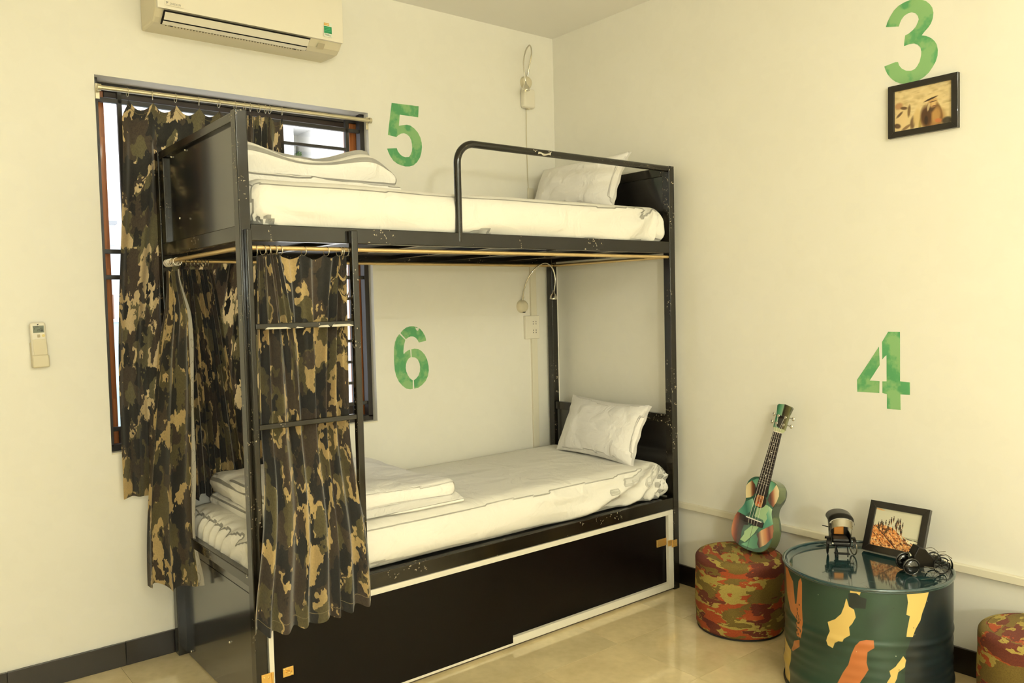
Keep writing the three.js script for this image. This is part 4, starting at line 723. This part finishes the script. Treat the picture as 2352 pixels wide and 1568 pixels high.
  for (const k of [3, 5, 7, 9.6, 12]) { const d = new THREE.CylinderGeometry(0.0022, 0.0022, 0.0006, 14); d.rotateX(Math.PI / 2); d.translate(0, (fy(k) + fy(k - 1)) / 2, 0.0348); part('position_dot', put(d), std({ color: 0xf2ede0, roughness: 0.4 }), t); }
  part('nut', put(box(-0.0178, 0.0178, 0.483, 0.487, 0.0275, 0.0358, 0.001)), std({ color: 0xe9e0c8, roughness: 0.5 }), t);
  const headTex = canvasTex(256, 256, (c) => { const q = c.createLinearGradient(0, 0, 256, 0); [[0, '#1f4630'], [0.2, '#3f7a56'], [0.45, '#86a284'], [0.5, '#2a2414'], [0.75, '#4e4628'], [0.9, '#6d6c40'], [1, '#2a3016']].forEach(([o, k]) => q.addColorStop(o, k)); c.fillStyle = q; c.fillRect(0, 0, 256, 256); c.fillStyle = '#120b08'; c.fillRect(80, 108, 96, 104); c.fillStyle = '#c3c898'; c.fillRect(40, 222, 180, 34); });
  const hd = extr(polyShape([-0.0172, 0.486, 0.0172, 0.486, 0.025, 0.5, 0.0265, 0.556, 0.034, 0.592, 0.028, 0.597, 0, 0.6015, -0.028, 0.597, -0.033, 0.59, -0.0275, 0.556, -0.0265, 0.502]), 0.012, 0.0015); { const p = hd.attributes.position, uv = hd.attributes.uv; for (let i = 0; i < p.count; i++) uv.setXY(i, (p.getX(i) + 0.034) / 0.068, (p.getY(i) - 0.486) / 0.116); } hd.translate(0, 0, 0.0162);
  part('head', put(hd), phy({ map: headTex, roughness: 0.25, clearcoat: 0.9 }), t);
  for (const sx of [-1, 1]) for (const y of [0.521, 0.552]) { const k = new THREE.SphereGeometry(0.0085, 16, 10); k.scale(0.8, 1, 0.55); k.translate(sx * 0.0445, y, 0.017); part('tuning_peg', [put(k), put(rod(V(sx * 0.024, y, 0.018), V(sx * 0.04, y, 0.018), 0.002)), put(rod(V(sx * 0.016, y - 0.002, 0.026), V(sx * 0.016, y - 0.002, 0.0355), 0.003)), put(lathe([[0, 0], [0.0055, 0], [0.0055, 0.0015], [0.003, 0.002]], 18).rotateX(Math.PI / 2).translate(sx * 0.016, y - 0.002, 0.0282))], M.chrome, t); }
  part('bridge', put(box(-0.043, 0.043, 0.1, 0.122, 0.027, 0.0355, 0.002)), phy({ color: 0x1b0f0b, roughness: 0.35, clearcoat: 0.2 }), t);
  part('saddle', put(box(-0.036, 0.036, 0.1195, 0.1235, 0.033, 0.0395, 0.001)), std({ color: 0xf3eee2, roughness: 0.4 }), t);
  for (let k = 0; k < 4; k++) { const x0 = -0.0195 + k * 0.013, x1 = -0.0125 + k * 0.0083; part('string', put(join(rod(V(x0, 0.1215, 0.0398), V(x1, 0.485, 0.0362), 0.0006, 6), rod(V(x0, 0.1, 0.0362), V(x0, 0.1215, 0.0398), 0.0007, 6), rod(V(x1, 0.485, 0.0362), V((k < 2 ? -1 : 1) * 0.016, k === 0 || k === 3 ? 0.519 : 0.55, 0.034), 0.0006, 6))), std({ color: 0xd9d2c2, roughness: 0.35 }), t); }
  part('price_sticker', put(box(-0.036, -0.017, 0.127, 0.138, 0.0277, 0.0285)), std({ color: 0xf4e9e4, roughness: 0.6 }), t, 'tiny white sticker above the bridge');
}

// ---------------------------------------------------------------- wire models on the drum
function wheelGeo(c, axis, r, tyre, spokes) {
  const q = new THREE.Quaternion().setFromUnitVectors(V(0, 0, 1), axis.clone().normalize());
  const g = [new THREE.TorusGeometry(r - tyre, tyre, 10, 36)];
  for (let k = 0; k < spokes; k++) { const a = k / spokes * Math.PI * 2; g.push(rod(V(0, 0, 0), V(Math.cos(a) * (r - tyre), Math.sin(a) * (r - tyre), 0), 0.0006, 5)); }
  const h = new THREE.SphereGeometry(tyre * 1.6, 10, 8); g.push(h);
  const m = join(...g); m.applyQuaternion(q); m.translate(c.x, c.y, c.z); return m;
}
{
  const O = V(-0.262, 0.4095, 1.772), t = thing('cyclo_model', 'black metal miniature pedicab with a canopy standing on the green drum', 'figurine', [O.x, O.y, O.z]);
  const M4 = new THREE.Matrix4().makeRotationY(-0.9).setPosition(O), put = (g) => { g.applyMatrix4(M4); return g; }, X = V(1, 0, 0);
  for (const s of [-1, 1]) part('wheel', put(wheelGeo(V(s * 0.043, 0.03, 0.012), V(1, 0, s * -0.25), 0.03, 0.0024, 8)), s > 0 ? M.wireBright : M.wire, t);
  part('wheel', put(wheelGeo(V(0, 0.03, -0.075), X, 0.03, 0.0024, 8)), M.wire, t);
  for (const s of [-1, 1]) part('mudguard', put(surf(14, 4, (u, v) => { const a = lerp(0.5, 2.6, u); return [s * 0.043 + (v - 0.5) * 0.012, 0.03 + 0.034 * Math.sin(a), 0.012 + 0.034 * Math.cos(a)]; })), M.wire, t);
  part('seat_tub', put(join(box(-0.032, 0.032, 0.036, 0.05, -0.03, 0.034, 0.005), box(-0.034, -0.03, 0.045, 0.078, -0.03, 0.028, 0.002), box(0.03, 0.034, 0.045, 0.078, -0.03, 0.028, 0.002), box(-0.032, 0.032, 0.045, 0.1, -0.036, -0.03, 0.002))), M.wire, t);
  part('seat_cushion', put(box(-0.028, 0.028, 0.05, 0.06, -0.028, 0.03, 0.005)), M.dark, t);
  part('back_cushion', put(box(-0.017, 0.017, 0.062, 0.1, -0.0295, -0.0235, 0.003)), std({ color: 0xb4742a, metalness: 0.5, roughness: 0.4 }), t, 'amber seat back');
  for (const [x, z] of [[-0.034, 0.024], [0.034, 0.024], [-0.033, -0.03], [0.033, -0.03]]) part('canopy_post', put(rod(V(x, 0.066, z), V(x * 1.12, 0.134, z), 0.0009, 6)), M.wireBright, t);
  part('canopy', put(surf(24, 14, (u, v) => { const a = lerp(-0.1, Math.PI + 0.1, u); return [-0.043 * Math.cos(a), 0.127 + 0.026 * Math.sin(a) - 0.012 * smooth(0.75, 1, v), lerp(-0.038, 0.04, v) + 0.008 * Math.sin(a) * v]; })), M.wire, t);
  part('visor', put(surf(16, 6, (u, v) => { const a = lerp(0.25, Math.PI - 0.25, u); return [-0.036 * Math.cos(a), 0.12 + 0.018 * Math.sin(a) - 0.026 * v, 0.041 + 0.006 * Math.sin(a) + 0.004 * v]; })), M.wireBright, t);
  part('handlebar', put(tube([V(-0.052, 0.086, -0.052), V(-0.03, 0.08, -0.058), V(0, 0.078, -0.06), V(0.03, 0.08, -0.058), V(0.052, 0.086, -0.052)], 0.0018, 30, 6)), M.wire, t);
  part('frame_tube', [put(tube([V(0, 0.078, -0.06), V(0, 0.05, -0.06), V(0, 0.03, -0.075)], 0.0018, 16, 6)), put(rod(V(0, 0.04, -0.03), V(0, 0.045, -0.062), 0.0022, 8)), put(rod(V(-0.043, 0.03, 0.012), V(0.043, 0.03, 0.012), 0.0018, 8)), ...[-0.02, 0.02].map(x => put(tube([V(x, 0.038, 0.03), V(x, 0.018, 0.045), V(x * 0.9, 0.003, 0.05)], 0.0022, 14, 6)))], M.wire, t);
  part('foot_plate', put(box(-0.026, 0.026, 0.012, 0.0145, 0.034, 0.056, 0.001)), M.wire, t);
  part('saddle', put(box(-0.008, 0.008, 0.07, 0.077, -0.1, -0.08, 0.003)), M.dark, t);
  part('front_lamp', put(new THREE.SphereGeometry(0.0045, 12, 10).translate(-0.03, 0.046, 0.038)), M.chrome, t);
}
{
  const O = V(-0.243, 0.4095, 2.062), t = thing('vehicle_model', 'black metal miniature vehicle with a round glossy wheel right of the standing photograph', 'figurine', [O.x, O.y, O.z]);
  const yaw = Math.atan2(-0.62, 0.78);                                // wheels face the room, nose to the left
  const M4 = new THREE.Matrix4().makeRotationY(yaw).setPosition(O), put = (g) => { g.applyMatrix4(M4); return g; }, Z = V(0, 0, 1);
  const disc = (x, z) => { const g = join(new THREE.TorusGeometry(0.0255, 0.003, 12, 44), new THREE.SphereGeometry(0.023, 32, 20).scale(1, 1, 0.42)); g.translate(x, 0.0285, z); return g; };
  part('wheel', put(disc(-0.06, 0.032)), phy({ color: 0x14110d, metalness: 0.3, roughness: 0.15, clearcoat: 1, clearcoatRoughness: 0.05 }), t, 'solid glossy front wheel');
  part('wheel', put(disc(-0.055, -0.03)), phy({ color: 0x14110d, metalness: 0.3, roughness: 0.15, clearcoat: 1 }), t, 'solid glossy front wheel');
  for (const z of [0.03, -0.026]) part('wheel', put(wheelGeo(V(0.04, 0.029, z), Z, 0.029, 0.0022, 10)), M.wire, t);
  part('cab', put((() => { const g = extr(polyShape([-0.05, 0.02, 0.02, 0.02, 0.018, 0.05, -0.008, 0.082, -0.03, 0.09, -0.046, 0.06]), 0.036, 0.003); g.translate(0, 0, -0.018); return uvM(g); })()), M.wire, t);
  part('seat', put(box(0.016, 0.044, 0.04, 0.052, -0.016, 0.016, 0.004)), M.dark, t);
  part('fender', put(surf(18, 4, (u, v) => { const a = lerp(-0.35, 2.3, u); return [0.04 + 0.035 * Math.cos(a), 0.029 + 0.035 * Math.sin(a), 0.03 + (v - 0.5) * 0.012]; })), M.wire, t);
  part('chassis', [put(rod(V(-0.06, 0.0285, -0.03), V(-0.06, 0.0285, 0.032), 0.002, 8)), put(rod(V(0.04, 0.029, -0.026), V(0.04, 0.029, 0.03), 0.002, 8)), put(tube([V(-0.06, 0.03, 0.012), V(0, 0.022, 0.014), V(0.06, 0.026, 0.012), V(0.074, 0.03, 0.008)], 0.0018, 24, 6)), put(tube([V(-0.06, 0.03, -0.012), V(0, 0.022, -0.014), V(0.06, 0.026, -0.012), V(0.074, 0.03, -0.008)], 0.0018, 24, 6))], M.wire, t);
  part('wire_rail', [put(tube([V(0.015, 0.06, 0.016), V(0.035, 0.071, 0.02), V(0.058, 0.073, 0.02)], 0.0012, 20, 6)), put(tube([V(0.02, 0.056, 0.02), V(0.05, 0.066, 0.024), V(0.078, 0.05, 0.022)], 0.0013, 20, 6)), put(tube([V(0.0, 0.07, -0.016), V(0.03, 0.076, -0.016), V(0.05, 0.062, -0.01)], 0.0012, 20, 6)), put(rod(V(0.012, 0.072, 0.0), V(0.03, 0.07, 0.012), 0.0012, 6)), put(tube([V(0.03, 0.006, 0.034), V(0.0, 0.008, 0.036), V(-0.03, 0.012, 0.034)], 0.0012, 16, 6)), put(tube([V(0.06, 0.014, 0.034), V(0.03, 0.02, 0.036), V(-0.02, 0.03, 0.036)], 0.0012, 16, 6))], M.wireBright, t);
  part('headlamp', [put(lathe([[0, 0], [0.006, 0.002], [0.0085, 0.008], [0.008, 0.01], [0, 0.008]], 20).rotateZ(Math.PI / 2).translate(-0.05, 0.062, 0.014)), put(new THREE.SphereGeometry(0.005, 12, 10).translate(0.062, 0.042, 0.032))], M.chrome, t);
}

// ---------------------------------------------------------------- outside the window
{
  const white = std({ color: 0xf1f1ee, roughness: 0.9 }), grey = std({ color: 0x8d9496, roughness: 0.7 }), shade = std({ color: 0x5d6466, roughness: 0.35 });
  const t = thing('neighbour_building', 'white house wall outside the right part of the window with a recessed bay', 'building', [2.2, -3, -5.5]);
  const cut = (x0, x1, y0, y1, z0, z1) => box(x0, x1, y0, y1, z0, z1);
  part('wall', [cut(0.765, 4.5, 3.25, 6.5, -6.5, -5), cut(0.965, 4.5, -3, 3.25, -6.5, -5), cut(0.765, 0.965, -3, 2.86, -6.5, -5), cut(0.74, 0.765, -3, 6.5, -6.5, -5)], white, t);
  part('bay_back', cut(0.765, 0.965, 2.86, 3.25, -6.5, -5.35), std({ color: 0xdedfdb, roughness: 0.9 }), t);
  part('bay_window', cut(0.825, 0.955, 2.87, 3.16, -5.352, -5.33), shade, t);
  part('bay_frame', [cut(0.915, 0.925, 2.87, 3.16, -5.335, -5.315), cut(0.82, 0.96, 3.155, 3.17, -5.335, -5.315)], white, t);
  part('wing', cut(-0.1, 0.74, -3, 6.5, -6.5, -5.25), white, t);
  for (const y of [3.12, 2.75]) { part('window', cut(0.7, 0.738, y, y + 0.22, -5.26, -5.245), grey, t); }
  const p = thing('balcony_plant', 'green bushy plant in the recessed bay outside the window', 'plant', [0.86, 2.86, -5.15]);
  const leaf = [], pot = [];
  for (let i = 0; i < 190; i++) { const a = rnd() * 6.28, e = rnd() * 1.3, L = 0.05 + rnd() * 0.07, o = V(0.855 + (rnd() - 0.5) * 0.08, 2.9 + rnd() * 0.1, -5.17 + (rnd() - 0.5) * 0.08), d = V(Math.cos(a) * Math.cos(e), Math.sin(e) * 0.9 - 0.1, Math.sin(a) * Math.cos(e)), s = V(-d.z, 0.2, d.x).normalize(); leaf.push(surf(1, 3, (u, v) => { const q = o.clone().addScaledVector(d, v * L).addScaledVector(s, (u - 0.5) * 0.014 * Math.sin(Math.PI * (0.1 + 0.9 * v))); q.y -= v * v * 0.02; return [q.x, q.y, q.z]; })); }
  part('foliage', leaf, std({ color: 0x5c7a42, roughness: 0.8 }), p); part('pot', lathe([[0, 0], [0.05, 0], [0.065, 0.05], [0.055, 0.05], [0, 0.045]], 24).translate(0.855, 2.86, -5.17), std({ color: 0x8a7a66, roughness: 0.8 }), p);
}
{
  const t = thing('distant_building', 'pale grey apartment houses far away beyond the left edge of the window', 'building', [0.6, -4, -12.5]);
  const pale = std({ color: 0xdfe2e4, roughness: 0.9 }), g = std({ color: 0x8f979c, roughness: 0.6 });
  part('wall', [box(-3, 0.58, -4, 2.84, -14, -12), box(0.58, 2.6, -4, 2.5, -14, -12.3)], pale, t);
  part('roof', box(-3.05, 0.62, 2.84, 2.9, -14, -11.95), std({ color: 0xb9bec2, roughness: 0.8 }), t);
  for (let r = 0; r < 5; r++) for (let k = 0; k < 4; k++) part('window', box(-0.12 + k * 0.17, -0.02 + k * 0.17, 2.6 - r * 0.34, 2.72 - r * 0.34, -12.02, -11.985), g, t);
  for (let r = 0; r < 3; r++) part('ledge', box(-3, 0.6, 2.48 - r * 0.68, 2.51 - r * 0.68, -12, -11.9), pale, t);
}
{
  const t = thing('boundary_wall', 'pale blue painted wall outside below the left part of the window', 'wall', [-1.1, -3, -5.1]);
  part('wall_body', box(-2.6, -0.12, -3, 1.24, -5.3, -5), std({ color: 0xb7cfd6, roughness: 0.9 }), t);
  part('coping', box(-2.62, -0.1, 1.24, 1.27, -5.33, -4.97, 0.004), std({ color: 0xe6e8e6, roughness: 0.9 }), t);
  part('pipe', rod(V(-1.062, 1.27, -5.1), V(-1.062, 1.5, -5.1), 0.006), std({ color: 0x8a6a58, roughness: 0.7 }), t);
}

// ---------------------------------------------------------------- unseen lamps, out of view behind the camera
{
  const tubeM = std({ color: 0xffffff, emissive: LAMP.colour, emissiveIntensity: 3, roughness: 0.5 });
  for (const [x, z, q, up, label] of [[-1.7, 4.4, LAMP.far, LAMP.farUp, 'unseen hanging batten lamp behind the viewer, placed to light the room']]) {
    const t = thing('unseen_ceiling_lamp', label, 'lamp', [x, H, z]);  // out of view, placed to light walls and bunk from behind the camera
    part('housing', box(x - 0.65, x + 0.65, H - 0.16, H - 0.13, z - 0.05, z + 0.05, 0.006), M.plastic, t);
    for (const s of [-0.5, 0.5]) part('hanger', rod(V(x + s, H - 0.13, z), V(x + s, H, z), 0.004), M.chrome, t);
    part('lamp_tube', rod(V(x - 0.6, H - 0.178, z), V(x + 0.6, H - 0.178, z), 0.014, 20), tubeM, t);
    for (const o of [-0.45, -0.15, 0.15, 0.45]) { const l = new THREE.PointLight(LAMP.colour, q, 0, 2); l.position.set(o, -0.205, 0); l.castShadow = true; l.shadow.radius = 0.7; t.add(l); }
    const u = new THREE.RectAreaLight(LAMP.colour, up, 1.2, 0.09); u.rotation.x = Math.PI / 2; u.position.set(0, -0.126, 0); t.add(u);  // unseen uplight over the housing, placed to bounce light off the ceiling
  }
}
{
  const t = thing('unseen_wall_lamp', 'unseen round lamp behind the viewer, placed to light the bunk from the front', 'lamp', [XL, 1.62, 5.2]);
  const bp = lathe([[0, 0], [0.06, 0], [0.055, 0.015], [0.02, 0.03], [0.016, 0.08], [0, 0.08]], 32); bp.rotateZ(-Math.PI / 2); bp.translate(XL, 1.62, 5.2); part('wall_base', bp, M.chrome, t);
  part('globe', new THREE.SphereGeometry(0.07, 32, 20).translate(XL + 0.14, 1.62, 5.2), std({ color: 0xffffff, emissive: LAMP.colour, emissiveIntensity: 2.5 }), t);
  const l = new THREE.PointLight(LAMP.colour, LAMP.wall, 0, 2); l.position.set(0.14, 0, 0); l.castShadow = true; l.shadow.radius = 3; t.add(l);  // out of view, placed to light the lower bunk from the camera side
}
// unseen sun, placed to brighten the houses outside
const sun = new THREE.DirectionalLight(0xfff8ee, 1.6); sun.position.set(3, 7, 8); sun.target.position.set(0, 1, -5); sun.castShadow = true;
sun.shadow.mapSize.set(2048, 2048); Object.assign(sun.shadow.camera, { left: -8, right: 8, top: 8, bottom: -8, near: 0.5, far: 40 });
scene.add(sun, sun.target);

renderer.render(scene, camera);
